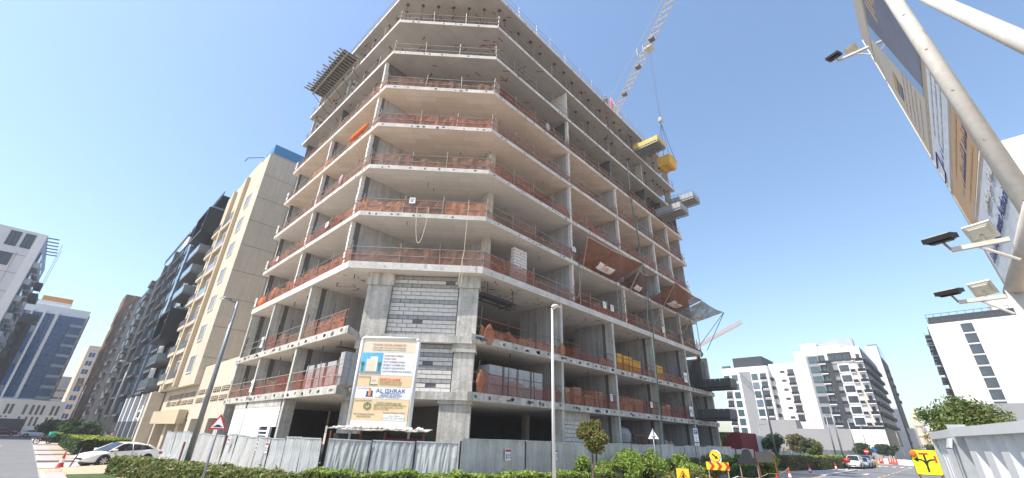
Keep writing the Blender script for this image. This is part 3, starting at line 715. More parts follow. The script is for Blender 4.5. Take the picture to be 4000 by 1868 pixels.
# ------------------------------------------------------------------ loading platforms on the right face
def platform(label, x0, x1, z, side, floor_m='grey_steel', rail=False, out=3.05, hh=0.62, post=None):
    t = thing('loading_platform', label, 'platform', ((x0+x1)/2, YR-out/2, z))
    y0, y1 = YR-out, YR+0.5; sh = lambda *a: None
    MB().box(x0, y0, z+.10, x1, y1, z+.14).build('deck', floor_m, t)
    for i in range(8): MB().box(x0, y0+.06+i*out/8, z, x1, y0+.13+i*out/8, z+.097).build('joist', floor_m, t)
    for x in (x0, x1-.08, (x0+x1)/2-.04, x0+(x1-x0)*.25, x0+(x1-x0)*.75): MB().box(x, y0, z-.10, x+.08, y1, z-.004).build('beam', floor_m, t)
    n = 6
    for j in range(n):
        ya = y0+j*(out)/n; yb = ya+out/n-.03
        for xx in (x0-.03, x1): MB().box(xx, ya, z+.14, xx+.03, yb, z+.14+hh).build('side_panel', side, t)
    for j in range(3):
        xa = x0+j*(x1-x0)/3; MB().box(xa+.01, y0-.03, z+.14, xa+(x1-x0)/3-.02, y0, z+.14+hh).build('end_panel', side, t)
    if rail:
        for zz in (hh+.35, ):
            MB().path([(x0, y1, z+.14+zz), (x0, y0, z+.14+zz), (x1, y0, z+.14+zz), (x1, y1, z+.14+zz)], .025).build('handrail', 'grey_steel', t)
        for j in range(6):
            for xx in (x0, x1): MB().tube((xx, y0+j*out/5, z+.14), (xx, y0+j*out/5, z+.14+hh+.35), .02, 5).build('upright', 'grey_steel', t)
    return t
platform('yellow steel loading platform jutting out below the roof', 39.5, 41.6, ZT[6]+.12, 'yellow_steel', hh=.6)
platform('dark grey loading platform with handrail, upper of the grey pair', 48.2, 50.4, ZT[5]+.12, 'grey_steel', rail=True)
platform('plain grey loading platform, lower of the upper grey pair', 43.3, 45.55, ZT[4]+.12, 'grey_steel', hh=.7)
platform('charcoal loading platform on the upper podium deck', 49.3, 51.3, ZP2+TP+.12, 'charcoal_steel', 'charcoal_steel', hh=.8)
platform('charcoal loading platform on the lower podium deck', 47.4, 49.6, ZP1+TP+.12, 'charcoal_steel', 'charcoal_steel', hh=.8)
for i, (x, z) in enumerate(((46.9, ZP2+TP), (47.6, ZP2+TP), (48.2, ZP2+TP), (48.9, ZP2+TP), (47.3, ZP1+TP), (48.3, ZP1+TP), (49.2, ZP1+TP))):
    tag(MB().tube((x, YR+.3, z), (x-.1, YR+.5, z+2.6), .03, 6).build('scaffold_tube', 'steel_dark'), 'dark scaffold tube by the charcoal platform on the %s podium deck, %s from left' % (('upper', ORD[i]) if i < 4 else ('lower', ORD[i-4])), 'tube', 'tubes by the charcoal platforms')

# ------------------------------------------------------------------ catch nets slung from the second slab
def catch(label, x0, x1, d0, z0, d1, z1, m, logo=True, ti=False):
    ZB = ZT[1]-.1
    t = thing('catch_net', label, 'safety net', ((x0+x1)/2, YR, ZB))
    A = Vector((x0, YR-.04, ZB)); B = Vector((x1, YR-.04, ZB)); D = Vector((x0, YR-d0, z0)); E = Vector((x1, YR-d1, z1))
    N = 16; v = []; f = []
    for i in range(N+1):
        s = i/N; lo = A.lerp(B, s); hi = D.lerp(E, s)
        for j in range(N+1):
            q = j/N; p = lo.lerp(hi, q); sg = math.sin(math.pi*s)*math.sin(math.pi*q)*.55
            p = p+Vector((0, -.15*sg, -sg))+Vector((0, 0, -.18*math.sin(math.pi*s)*q))
            v.append(p+Vector((0, 0, random.uniform(-.015, .015))))
    for i in range(N):
        for j in range(N): f.append((i*(N+1)+j, (i+1)*(N+1)+j, (i+1)*(N+1)+j+1, i*(N+1)+j+1))
    MB().add(v, f).build('net', m, t, True)
    P = lambda a, b: v[a*(N+1)+b]
    ed = MB()
    for i in range(N): ed.tube(P(i, N), P(i+1, N), .03, 5)
    ed.build('edge_rope', 'rope', t)
    # banner patch with the letters, hung just under the net
    if logo:
        pv = []; K = 5
        for i in range(K+1):
            for j in range(K+1): pv.append(P(5+i, 4+j)+Vector((0, 0, -.02)))
        pf = [(i*(K+1)+j, (i+1)*(K+1)+j, (i+1)*(K+1)+j+1, i*(K+1)+j+1) for i in range(K) for j in range(K)]
        MB().add(pv, pf).build('banner_patch', 'print_white', t)
        o = (P(6, 6)+P(6, 7))/2; u = P(10, 6)-P(6, 6); vv = P(6, 9)-P(6, 5); n = u.cross(vv).normalized()
        if n.z > 0: n = -n
        uu = u.normalized(); vv = (n.cross(uu)).normalized()
        if vv.z < 0: vv = -vv
        text('Tss', (P(6, 9)-P(6, 6)).length*1.45, o+Vector((-.15, -.08, -.2)), u, vv, 'sign_red', t)
    for (top, xb) in ((D, x0), (E, x1)):
        MB().tube(Vector((xb, YR+.1, ZT[0]+.6)), top, .035, 6).build('pole', 'steel_tube', t)
        MB().tube(Vector((xb+.1, YR-.02, ZT[0])), Vector((xb+.1, YR-.02, ZU[1]+.25)), .04, 6).build('upright', 'steel_tube', t)
    return t
catch('orange brown catch net with white Tss banner, nearest the corner', 26.75, 32.6, 1.1, 17.8, 2.9, 16.75, 'net_tarp')
catch('dark brown catch net with Tss banner, second from the corner', 33.3, 38.1, 2.05, 16.6, .6, 17.8, 'net_dark')
catch('orange catch net with faded Tss banner, third from the corner', 39.2, 45.4, 2.85, 16.85, 2.9, 16.55, 'net_tarp')
catch('grey catch net at the far end of the right face', 45.6, 50.7, 2.9, 16.5, 3.3, 16.3, 'net_grey')
tag(MB().path([(50.75, YR-3.3, 16.3), (51.2, YR-.6, 12.4)], .035).build('steel_prop', 'sign_blue'), 'thin blue prop slanting under the grey catch net', 'prop')
# hanging ropes and hoses
def loop(label, pts, r, m, name='rope', cat='rope'): return tag(MB().path(pts, r, 6).build(name, m), label, cat)
cx, cy = 12.9, 21.35
loop('slack rope loop hanging from second floor edge at the chamfer, left one', [(cx+(i/10)*.55, cy-(i/10)*.55, ZT[1]+.3-2.6*math.sin(math.pi*i/10)**.6) for i in range(11)], .022, 'rope')
loop('long straight rope hanging from second floor edge at chamfer down past the podium', [(15.25, 18.95, ZT[1]+1.0), (15.22, 18.98, 13.0), (15.05, 18.9, 12.2), (14.95, 18.95, 10.9), (15.1, 18.9, 10.6), (15.2, 18.95, 11.3), (15.12, 18.95, 12.3)], .02, 'rope')
loop('dark green hose hanging down the right face beside the catch nets', [(37.0, YR-.12, 27.2), (37.6, YR-.25, 22), (38.3, YR-.2, 18), (38.5, YR-.25, 12), (38.4, YR-.15, 6), (38.6, YR-.1, 0.3)], .05, 'hose_green', 'hose', 'hose')
loop('thin brown rope slanting between the top floors on right face', [(33.2, YR-.1, 38.4), (33.6, YR-.12, 34), (35.0, YR-.1, 30.5)], .03, 'rust')
for x, zt, zb, wd in ((37.2, 31.3, 27.7, 'highest'), (37.4, 27.0, 23.8, 'middle'), (37.9, 23.6, 20.0, 'lowest')):
    tag(MB().tube((x, YR-.1, zb), (x, YR-.1, zt), .045, 6).build('steel_tube', 'grey_steel'), 'upright grey steel tube clamped on the right face, %s of three' % wd, 'tube')
# ------------------------------------------------------------------ materials stored on the podium decks
def pallet(label, x, y, z, w, d, h, m, n=(2, 2, 4), cat='pallet', name='block_pallet'):
    t = thing(name, label, cat, (x, y, z))
    for i in range(3): MB().box(x, y+i*(d-.1)/2, z, x+w, y+i*(d-.1)/2+.1, z+.09).build('bearer', 'timber', t)
    MB().box(x, y, z+.094, x+w, y+d, z+.12).build('board', 'timber', t)
    for a in range(n[0]):
        for c in range(n[2]):
            e = random.uniform(-.01, .01)
            MB().box(x+a*w/n[0]+.008, y+e, z+.125+c*(h-.13)/n[2], x+(a+1)*w/n[0]-.008, y+d+e, z+.125+(c+1)*(h-.13)/n[2]-.008).build('block_row', m, t)
    return t
random.seed(14); zb = ZP1+TP
ords = ['first', 'second', 'third', 'fourth']
for i in range(4): pallet('wrapped grey block pallet behind orange net on lower podium deck, %s from the chamfer column' % ords[i], 17.9+i*1.28, YR+.55, zb, 1.1, 1.0, 1.75, 'pallet_wrap')
for i in range(2): pallet('grey block pallet in the row behind the wrapped pallets, %s one' % ('left' if i == 0 else 'right'), 19.3+i*1.5, YR+2.4, zb, 1.1, 1.0, 1.9, 'pallet_wrap')
zb2 = ZP2+TP
for i, (x, h) in enumerate(((32.3, 1.55), (34.0, 1.5), (35.6, 1.35))): pallet('stack of yellow bundles on upper podium deck, %s of the three' % ords[i], x, YR+.6, zb2, 1.4, 1.1, h, 'brick_bundle', (3, 1, 5), 'bundle', 'yellow_bundle')
pallet('single stack of yellow bundles on upper podium deck further right', 40.2, YR+.6, zb2, 1.3, 1.1, 1.5, 'brick_bundle', (3, 1, 5), 'bundle', 'yellow_bundle')
for i, (x, w, h) in enumerate(((25.3, .8, 1.2), (26.6, .9, 1.3), (27.9, 1.3, .9), (29.4, 1.0, 1.25))): pallet('brown cartons behind net in second bay of lower podium deck, %s from left' % ords[i], x, YR+.7, zb, w, .8, h, 'carton', (2, 1, 2), 'cartons', 'carton_stack')
for i, (x, w, h) in enumerate(((33.5, 1.6, .7), (35.5, 1.4, 1.15))): pallet('cartons behind red net in third bay of lower podium deck, %s pile' % ('low' if i == 0 else 'taller'), x, YR+.7, zb, w, .8, h, 'carton', (2, 1, 2), 'cartons', 'carton_stack')
for i in range(3): pallet('pale cartons in fourth bay of lower podium deck, %s from left' % ords[i], 39.8+i*1.0, YR+.8, zb, .85, .8, 1.0+.15*(i == 2), 'carton', (2, 1, 2), 'cartons', 'carton_stack')
for i in range(3): pallet('grey block pallet behind net on lower podium deck left face, %s from the corner' % ords[i], XL+.7, 24.6+i*1.5, zb, 1.1, 1.1, 1.55, 'pallet_wrap')
pallet('tall grey sheet stack at the corner of lower podium deck, left face', XL+.5, 23.3, zb, .8, .5, 1.9, 'plaster_wall')
pallet('grey block pallet in second bay of lower podium deck, left face', XL+.9, 30.3, zb, 1.1, 1.3, 1.3, 'pallet_wrap')
# ground floor contents behind the fence
t = thing('water_tank', 'grey tank with a domed top on a stand in ground floor bay', 'tank', (33.4, YR+1.4, 0))
MB().lathe((33.4, YR+1.4, 2.5), [(.0, 0), (1.05, .02), (1.1, .6), (.9, 1.0), (.3, 1.25), (.28, 1.8), (.0, 1.82)], 16).build('tank', 'grey_steel', t)
MB().box(32.2, YR+.4, .0, 34.6, YR+2.4, 2.48).build('stand', 'concrete_dark', t)
for i, m in enumerate(('plaster_wall', 'plaster_wall', 'carton')):
    bundle('%s sack pile in last ground floor bay, %s' % ('brown' if i == 2 else 'grey', ('left one', 'middle one', 'right one')[i]), (39.9+i*1.0, YR+.9, 0), (.6, .6, 2.95-.1*i), m, 'sacks', 'sack_pile')
t = thing('timber_frame', 'rusty timber frame standing in ground floor bay beside the tank', 'frame', (36, YR+.8, 0))
for x in (35.1, 36.4, 37.6): MB().box(x, YR+.8, 0, x+.12, YR+.92, 3.0).build('post', 'rust', t)
MB().box(35.0, YR+.76, 3.0, 37.8, YR+.94, 3.12).build('beam', 'rust', t)
t = thing('pipe_rack', 'bundle of dark pipes slung under the ceiling of upper podium deck', 'pipes', (18.5, YR+1.2, 10.7))
for i in range(7): MB().tube((17.2+random.uniform(0, .4), YR+.8+i*.17, 10.75+.14*(i % 3)), (20.6+random.uniform(-.4, .4), YR+.9+i*.17, 10.75+.14*(i % 3)), .05, 6).build('pipe', 'steel_dark', t)
for x in (17.6, 20): MB().path([(x, YR+.8, 11.7), (x, YR+.8, 10.65), (x, YR+2.1, 10.65), (x, YR+2.1, 11.7)], .03).build('hanger', 'steel_dark', t)
t = thing('block_pier', 'white block pier with a pipe hole on first floor near chamfer', 'wall', (20.6, YR+.6, ZT[0]))
blockwall((19.9, YR+.7, ZT[0]), (1, 0, 0), 1.4, 12, .7, .235, .3, parent=t, seed=44)

# ------------------------------------------------------------------ number boards, notice boards, flag
def plate(label, o, u, w, h, txt, size, name='floor_sign', cat='sign', m='sign_white', tm='sign_black', n_off=.03):
    u = Vector(u).normalized(); n = Vector((u.y, -u.x, 0)); o = Vector(o)
    t = thing(name, label, cat, o)
    MB().obox(o, u*w, Vector((0, 0, h)), -n*.02).build('panel', m, t)
    if txt == '~':
        for k in range(3): MB().obox(o+u*w*(.12+.04*k)+Vector((0, 0, h*(.72-.24*k)))+n*.004, u*w*(.72-.12*k), Vector((0, 0, h*.1)), n*.004).build('print_line', tm, t)
    elif txt: text(txt, size, o+u*w/2+Vector((0, 0, (h-size*.7)/2))+n*.006, u, (0, 0, 1), tm, t, align='CENTER')
    return t
ul = (0, -1, 0); ur = (1, 0, 0)
plate('white board lettered P2 on upper podium deck, left face', (XL-.03, 36.95, ZP2+TP+.35), ul, .55, .8, 'P2', .55)
plate('white board lettered P1 on lower podium deck, left face', (XL-.03, 36.5, ZP1+TP+.25), ul, .6, .85, 'P1', .6)
plate('white board lettered P2 on upper podium deck, right face', (44.9, YR-.05, ZP2+TP+.35), ur, .8, .95, 'P2', .62)
plate('white board lettered P1 on lower podium deck, right face', (45.1, YR-.05, ZP1+TP+.25), ur, .8, .95, 'P1', .62)
for k in range(5):
    plate('white number board on the %s floor at the far end of left face' % ORD[k], (XL-.03, 41.8, ZT[k]+.15), ul, .4, .8, str(k+1), .6)
for k in (0, 2, 3, 4):
    plate('white number board on the %s floor at the far end of right face' % ORD[k], (49.9, YR-.05, ZT[k]+.15), ur, .55, .85, str(k+1), .6)
plate('small white notice on second floor net at the chamfer', (12.55, 21.85, ZT[1]+.65), (1, -1, 0), .38, .42, '~', .08, 'notice_board', 'notice')
plate('small white notice on second floor rail, left face', (XL-.03, 29.5, ZT[1]+.45), ul, .5, .4, '~', .1, 'notice_board', 'notice')
plate('small white notice on second floor rail, far left', (XL-.03, 39.2, ZT[1]+.3), ul, .45, .4, '~', .12, 'notice_board', 'notice')
plate('white notice on first floor net of right face, left of a pair', (30.2, YR-.02, ZT[0]+.55), ur, .5, .55, '~', .14, 'notice_board', 'notice', tm='ink_grey')
plate('white notice with red header on first floor net, right of a pair', (31.4, YR-.02, ZT[0]+.55), ur, .5, .55, '~', .1, 'notice_board', 'notice', tm='sign_red')
plate('white notice on first floor net of right face, third one', (41.2, YR-.02, ZT[0]+.5), ur, .5, .55, '~', .1, 'notice_board', 'notice', tm='ink_grey')
plate('white notice on fourth floor wall of right face', (26.0, YR-.03, ZT[1]+.8), ur, .5, .4, '~', .14, 'notice_board', 'notice', tm='ink_grey')
plate('small white notice on lower podium net, second bay', (30.4, YR-.02, zb+.6), ur, .3, .5, '~', .1, 'notice_board', 'notice')
plate('small white notice on lower podium net, third bay', (36.9, YR-.02, zb+.55), ur, .4, .45, '~', .1, 'notice_board', 'notice', tm='sign_red')
# small block tower at the far podium end, flag on it
tag(MB().box(51.2, YR+.4, ZP2+TP+g, 52.6, YR+1.4, ZP2+TP+3.4).build('stair_enclosure', 'concrete_dark'), 'dark concrete upstand at the far right end of the podium', 'wall')
t = thing('flag', 'dark green flag on a thin pole at the far podium end', 'flag', (52.0, YR+.6, ZP2+TP+3.4))
MB().tube((52.0, YR+.6, ZP2+TP+3.4), (51.5, YR+.6, ZP2+TP+5.6), .03, 5).build('pole', 'steel_dark', t)
mb = MB(); mb.add([(51.5, YR+.6, 13.45), (52.9, YR+.5, 12.3), (52.7, YR+.7, 11.9), (51.75, YR+.6, 12.1)], [(0, 3, 2, 1)]); mb.build('cloth', 'flag_green', t)
tag(MB().tube((52.3, YR+.9, ZP2+TP+3.4), (52.3, YR+.9, ZP2+TP+5.0), .18, 8).build('vent_stack', 'rust'), 'rusty vent stack beside the green flag', 'vent')

# ------------------------------------------------------------------ project signboard behind the fence
BU = Vector((1, -1, 0)).normalized(); BN = Vector((-1, -1, 0)).normalized(); BO = Vector((10.40, 20.60, 2.78))
BW, BH = 2.86, 4.22
sb = thing('project_board', 'tall project signboard with orange and white print in white tube frame', 'signboard', BO+BU*BW/2-Vector((0, 0, 2.78)))
def bp(u, v, n=0): return BO+BU*(u*BW)+Vector((0, 0, v*BH))+BN*n
fr = MB(); rr = .07
fr.path([bp(0, -.02), bp(0, .965), bp(.03, 1), bp(.97, 1), bp(1, .965), bp(1, -.02)], rr, 10)
fr.build('frame', 'pole_white', sb, True)
MB().path([bp(.06, -.66, -.08), bp(.06, .98, -.08)], .06, 8).build('leg', 'pole_white', sb); MB().path([bp(1.02, -.66, -.1), bp(1.02, .98, -.1)], .06, 8).build('leg', 'pole_white', sb)
def pan(u0, v0, u1, v1, n, m, name='print_panel'):
    mb = MB(); mb.obox(bp(u0, v0, n), BU*(u1-u0)*BW, Vector((0, 0, (v1-v0)*BH)), BN*.006); return mb.build(name, m, sb)
pan(.03, .0, .97, .985, 0, 'print_cream', 'backing_sheet')
pan(.03, .83, .97, .985, .008, 'print_cream'); pan(.03, .565, .965, .825, .010, 'print_white'); pan(.03, .435, .97, .56, .008, 'print_orange')
pan(.03, .305, .97, .43, .010, 'print_white'); pan(.03, .075, .97, .30, .008, 'print_orange'); pan(.57, .08, .92, .145, .016, 'print_white'); pan(.03, .0, .97, .072, .010, 'print_white')
def bt(s, size, u, v, m, al='LEFT', sx=1.0): return text(s, size, bp(u, v, .024), BU, (0, 0, 1), m, sb, align=al, sx=sx)
bt('STAMN DEVELOPMENTS', .155, .5, .905, 'ink_orange', 'CENTER'); bt('Address: Office 1108, Onyx Tower, Business Bay', .082, .5, .878, 'ink_grey', 'CENTER'); bt('Email: info@stamndevelopment.com Tel: 04 332 8538', .076, .5, .852, 'ink_grey', 'CENTER')
pan(.045, .58, .41, .82, .018, 'sky_print', 'picture')
pan(.14, .60, .30, .745, .026, 'print_cream', 'picture_building'); pan(.20, .60, .33, .775, .024, 'print_white', 'picture_building'); pan(.045, .58, .41, .605, .030, 'ink_grey', 'picture_street')
for u in (.07, .36): pan(u, .60, u+.02, .69, .031, 'ink_green', 'picture_palm'); pan(u-.02, .675, u+.035, .71, .033, 'ink_green', 'picture_palm')
for j, (s, m) in enumerate((('CLIENT:JIAN ZHENG', 'ink_grey'), ('STAMN ONE', 'ink_red'), ('PLOT NUMBER:3347629', 'ink_grey'), ('PROJECT NUMBER:3243', 'ink_grey'), ('PROJECT DESCRIPTION', 'ink_grey'), ('G+2P+7+R RESIDENTIAL BUILDING', 'ink_grey'))):
    bt(s, .115, .43, .782-j*.036, m, sx=.92 if j < 5 else .82)
bt('CONSULTANT:', .085, .05, .535, 'ink_brown')
pan(.25, .45, .385, .54, .016, 'ink_green', 'logo'); pan(.265, .46, .395, .55, .020, 'print_cream', 'logo'); bt('m', .26, .285, .485, 'ink_red'); bt('EMSQUARE', .2, .42, .50, 'ink_red'); bt('ENGINEERING CONSULTANT', .083, .42, .478, 'ink_brown'); bt('ARCHITECTURE ENGINEERING DESIGN', .062, .42, .458, 'ink_brown')
bt('MAIN CONTRACTOR:', .06, .06, .41, 'ink_grey')
for k, (u, h, m) in enumerate(((.225, .05, 'ink_navy'), (.262, .085, 'ink_orange'), (.30, .055, 'ink_navy'))): pan(u, .335, u+.03, .335+h, .018, m, 'logo')
pan(.215, .325, .34, .334, .018, 'ink_navy', 'logo')
bt('AL ISHRAK', .27, .38, .372, 'ink_blue', sx=1.12); bt('CONTRACTING CO LLC', .09, .47, .356, 'ink_blue'); bt(arabic('\u0634\u0631\u0643\u0629 \u0627\u0644\u0627\u0634\u0631\u0627\u0642 \u0644\u0644\u0645\u0642\u0627\u0648\u0644\u0627\u062a'), .12, .44, .334, 'ink_blue'); bt('Tel: 04 2234771   P.O. Box 22 Dubai UAE', .068, .38, .318, 'ink_grey')
bt('SUB CONTRACTOR:', .09, .05, .275, 'ink_brown')
hx = MB()
for r0 in (.17, .11):
    pts = [bp(.275, .225, .02)+BU*math.cos(R(30+60*i))*r0*1.1+Vector((0, 0, math.sin(R(30+60*i))*r0)) for i in range(7)]
    hx.path(pts, .014, 5)
hx.path([bp(.275, .225, .02), bp(.275, .225, .02)+Vector((0, 0, .16))], .014, 5); hx.build('logo', 'ink_green', sb)
bt(arabic('\u0627\u064a\u0641\u0631 \u0633\u062a\u0648\u0646 \u0644\u0644\u0645\u0642\u0627\u0648\u0644\u0627\u062a \u0627\u0644\u0627\u0646\u0634\u0627\u0626\u064a\u0629'), .1, .42, .256, 'ink_green'); bt('EVERSTONE BUILDING CONTRACTING L.L.C', .085, .38, .232, 'ink_green', sx=.9); bt('Office No 703, Indigo Optima 1, Dubai UAE', .078, .38, .21, 'ink_brown'); bt('Mob:+971 52 156 6609', .078, .38, .19, 'ink_brown')
bt('DDA Emergency Number', .095, .24, .135, 'ink_grey', 'CENTER'); bt('800-4-DDA(332)', .095, .24, .108, 'ink_grey', 'CENTER')
bt('Contractor Emergency Number:', .09, .55, .155, 'ink_grey', sx=.9); bt('James Orlando', .085, .75, .122, 'ink_grey', 'CENTER'); bt('(+971 52 356 9657)', .13, .745, .092, 'ink_grey', 'CENTER')
# site hut with rubble on its sheet roof
hut = thing('site_hut', 'low hut with ragged tin roof at the foot of the signboard', 'hut', (11.2, 19.3, 0))
HO = Vector((9.62, 20.66, 0)); HU = BU*4.55
for i in range(9):
    a = HO+HU*(i/9)+BN*.35+Vector((0, 0, 2.66+random.uniform(-.03, .03)))
    mb = MB(); mb.obox(a, HU/9*.985, -BN*1.5+Vector((0, 0, .12)), Vector((0, 0, .03))); mb.build('roof_sheet', 'rubble', hut)
for s in (.02, .32, .56, .95): MB().tube(HO+HU*s, HO+HU*s+Vector((0, 0, 2.62)), .05, 6).build('post', 'rust', hut)
mb = MB(); mb.obox(HO+HU*.57-BN*.05+Vector((0, 0, .3)), HU*.36, Vector((0, 0, 2.05)), -BN*.04); mb.build('sheet', 'container_red', hut)
mb = MB(); mb.obox(HO-BN*.6+Vector((0, 0, .1)), HU*.97, Vector((0, 0, 2.4)), -BN*.04); mb.build('back_sheet', 'ply_dark', hut)
random.seed(3)
for i in range(26):
    s = random.uniform(.05, .97); p = HO+HU*s+BN*random.uniform(-.1, .4)+Vector((0, 0, 2.73)); r = random.uniform(.05, .13)
    mb = MB(); mb.lathe(p, [(r*.6, -.02), (r, r*.3), (r*.7, r*.8), (r*.1, r)], 6); tag(mb.build('stone', 'white_board' if i % 3 else 'rubble', hut))

# ------------------------------------------------------------------ corrugated site fence
def panel_mesh(w, h, m, pitch=.2, dep=.035, dent=0.0, seed=0):
    random.seed(seed); n = max(4, int(w/pitch)*4); v = []; f = []; V = 5
    prof = (0, 0, 1, 1)
    for i in range(n+1):
        x = w*i/n; d = dep*(1 if (i % 4) in (2, 3) else 0)
        for j in range(V):
            dd = dent*random.uniform(-1, 1) if 0 < i < n else 0
            v.append((x, -d+dd, h*j/(V-1)))
    for i in range(n):
        for j in range(V-1): f.append((i*V+j, (i+1)*V+j, (i+1)*V+j+1, i*V+j+1))
    mb = MB(); mb.add(v, f)
    return mb.mesh('panel', m)
def fence(label, a, b, h, pw, ms, lean=.02, z=0.0, seed=0, pitch=.28, cap=True, hvar=.06):
    A = Vector((*a, z)); B = Vector((*b, z)); u = (B-A); Ln = u.length; u.normalize(); n = round(Ln/pw); w = Ln/n
    t = thing('site_fence', label, 'fence', A, math.atan2(u.y, u.x)); random.seed(seed)
    bank = [panel_mesh(w-.06, h, m, pitch, dep=.026, dent=.018, seed=seed+i) for i, m in enumerate(ms)]
    cm = MB().box(0, -.05, h-.02, w-.06, .0, h+.02).mesh('top_rail', ms[0]); pmh = MB().box(-.03, 0.0, -.02, .03, .06, h-.03).mesh('post', 'steel_dark')
    for i in range(n):
        o = bpy.data.objects.new('panel', random.choice(bank)); C.objects.link(o); o.parent = t
        dz = random.uniform(-hvar, hvar); rx = random.uniform(-lean, lean); ry = random.uniform(-lean*.6, lean*.6); rz = random.uniform(-.03, .03)
        o.location = (i*w+.015, random.uniform(-.03, .03), dz); o.rotation_euler = (rx, ry, rz)
        if cap:
            c = bpy.data.objects.new('top_rail', cm); C.objects.link(c); c.parent = t; c.location = o.location; c.rotation_euler = o.rotation_euler
        p = bpy.data.objects.new('post', pmh); C.objects.link(p); p.parent = t; p.location = (i*w, .05, 0)
    return t
sh = ['fence_sheet', 'fence_sheet_b', 'fence_sheet_c', 'fence_sheet']
fence('dented corrugated fence along the left street in front of the building', (9.15, 52.6), (9.15, 20.1), 2.2, 2.03, ['fence_sheet_c', 'fence_sheet', 'fence_sheet_c', 'fence_sheet'], .055, seed=2)
fence('corrugated fence across the building corner below the signboard', (9.3, 19.95), (13.4, 15.9), 2.28, 2.0, sh[:3], .04, seed=5, hvar=.1)
fence('corrugated fence along the right street below the podium', (13.5, 15.85), (47.6, 15.85), 2.38, 2.1, ['fence_sheet', 'fence_sheet_b'], .012, seed=9)
fence('dark corrugated fence turning back at the far right corner of site', (47.7, 15.9), (49.2, 22), 2.1, 2.0, ['fence_sheet_b'], .02, seed=12)
fence('grey corrugated fence continuing past the site corner', (51, 17.2), (60, 17.6), 2.2, 2.2, ['fence_sheet_b'], .02, seed=13)
fence('pale corrugated fence round the plot across the road', (84, 23.5), (126, 15.8), 2.3, 3.0, ['fence_sheet_c'], .01, seed=15, pitch=.5)
def fnotice(label, o, u):
    t = plate(label, o, u, .36, .5, '', .1, 'safety_notice', 'notice'); u = Vector(u).normalized(); n = Vector((u.y, -u.x, 0)); o = Vector(o)
    MB().obox(o+Vector((0, 0, .38))+n*.004, u*.36, Vector((0, 0, .1)), n*.004).build('header', 'sign_red', t)
    MB().obox(o+Vector((0, 0, .06))+u*.06+n*.004, u*.05, Vector((0, 0, .22)), n*.004).build('pictogram', 'sign_black', t)
    text('Safety', .09, o+Vector((0, 0, .22))+u*.15+n*.006, u, (0, 0, 1), 'ink_blue', t); text('Helmets', .075, o+Vector((0, 0, .12))+u*.15+n*.006, u, (0, 0, 1), 'ink_blue', t)
fnotice('white safety notice with red header on fence, left of white lamp post', (16.2, 15.76, 1.55), ur)
fnotice('white safety notice with red header on fence, right of white lamp post', (19.85, 15.76, 1.55), ur)
fnotice('white notice on street fence near the warning triangle, left one', (9.03, 33.3, 1.5), ul)
fnotice('white notice on street fence near the warning triangle, right one', (9.03, 26.5, 1.45), ul)
tag(MB().box(8.85, 43.6, 0, 8.97, 43.75, 1.55).build('stake', 'rust'), 'rusty stake standing against the street fence', 'stake')

# ------------------------------------------------------------------ hedges, shrubs and trees
def hedge(label, path, width, h, n, size, m, name='hedge', top_m=None, z=0.0):
    """clipped hedge along a polyline: dark inner mass plus leaves over its faces"""
    t = thing(name, label, 'hedge', (*path[0], z))
    for a, b in zip(path, path[1:]):
        A = Vector((*a, z)); B = Vector((*b, z)); u = B-A; nn = Vector((-u.y, u.x, 0)).normalized()
        MB().obox(A-nn*(width/2-.09), u, nn*(width-.18), Vector((0, 0, h-.1))).build('inner_mass', 'hedge_core', t)
    pts = []; lens = [(Vector(b)-Vector(a)).length for a, b in zip(path, path[1:])]; tot = sum(lens)
    tops = []
    for k, (a, b) in enumerate(zip(path, path[1:])):
        A = Vector((*a, z)); B = Vector((*b, z)); u = B-A; nn = Vector((-u.y, u.x, 0)).normalized()
        for i in range(int(n*lens[k]/tot)):
            s = random.random(); bump = .05*math.sin(s*lens[k]*2.1+k)+.04*math.sin(s*lens[k]*5.3)
            if random.random() < .5:
                p = A+u*s+nn*random.uniform(-.5, .5)*width+Vector((0, 0, h+bump+random.gauss(0, .035)-.03+(.12*random.random() if random.random() < .06 else 0))); (tops if top_m else pts).append(p)
            else:
                sg = random.choice((-1, 1)); p = A+u*s+nn*sg*(width/2+random.gauss(0, .03))+Vector((0, 0, random.random()**.8*h)); pts.append(p)
    for e, (q, r) in enumerate(((path[0], path[1]), (path[-1], path[-2]))):
        u = Vector((q[0]-r[0], q[1]-r[1], 0)).normalized(); nn = Vector((-u.y, u.x, 0))
        for i in range(int(n*.5*width/tot)+20): pts.append(Vector((*q, z))+u*random.gauss(0, .04)+nn*random.uniform(-.5, .5)*width+Vector((0, 0, random.random()*h)))
    leaves(pts, size, 'foliage', m, t)
    if tops: leaves(tops, size, 'sunlit_top', top_m, t, up=1.5)  # a paler top_m paints the sunlight into the top leaves
    return t
random.seed(101)
hedge('long leafy hedge in front of the left street fence', [(4.3, 33.2), (6.4, 24.5), (8.0, 18.8)], 1.3, .95, 20000, .085, 'leaf_hedge', top_m='leaf_hedge')
hedge('yellow-green hedge running round the building corner below the fence', [(8.1, 18.6), (12.2, 14.7), (17.5, 13.3), (21, 13.3)], 1.3, 1.13, 20000, .075, 'leaf_hedge', top_m='leaf_fresh')
random.seed(102)
hedge('clipped yellow-green hedge block behind the white car', [(5.4, 56.5), (5.4, 75)], 3.6, 1.35, 5000, .16, 'leaf_dark', top_m='leaf_lime')  # dark sides and lime top carry shade and sun in their leaf colours
hedge('small dark hedge cube beyond the clipped yellow-green hedge', [(4.6, 77), (4.6, 83)], 2.0, 1.3, 2500, .16, 'leaf_dark')
hedge('dark hedge beyond the second tree of the left street', [(4.5, 92), (4.5, 112)], 3.0, 1.25, 2500, .2, 'leaf_dark', top_m='leaf_lime')
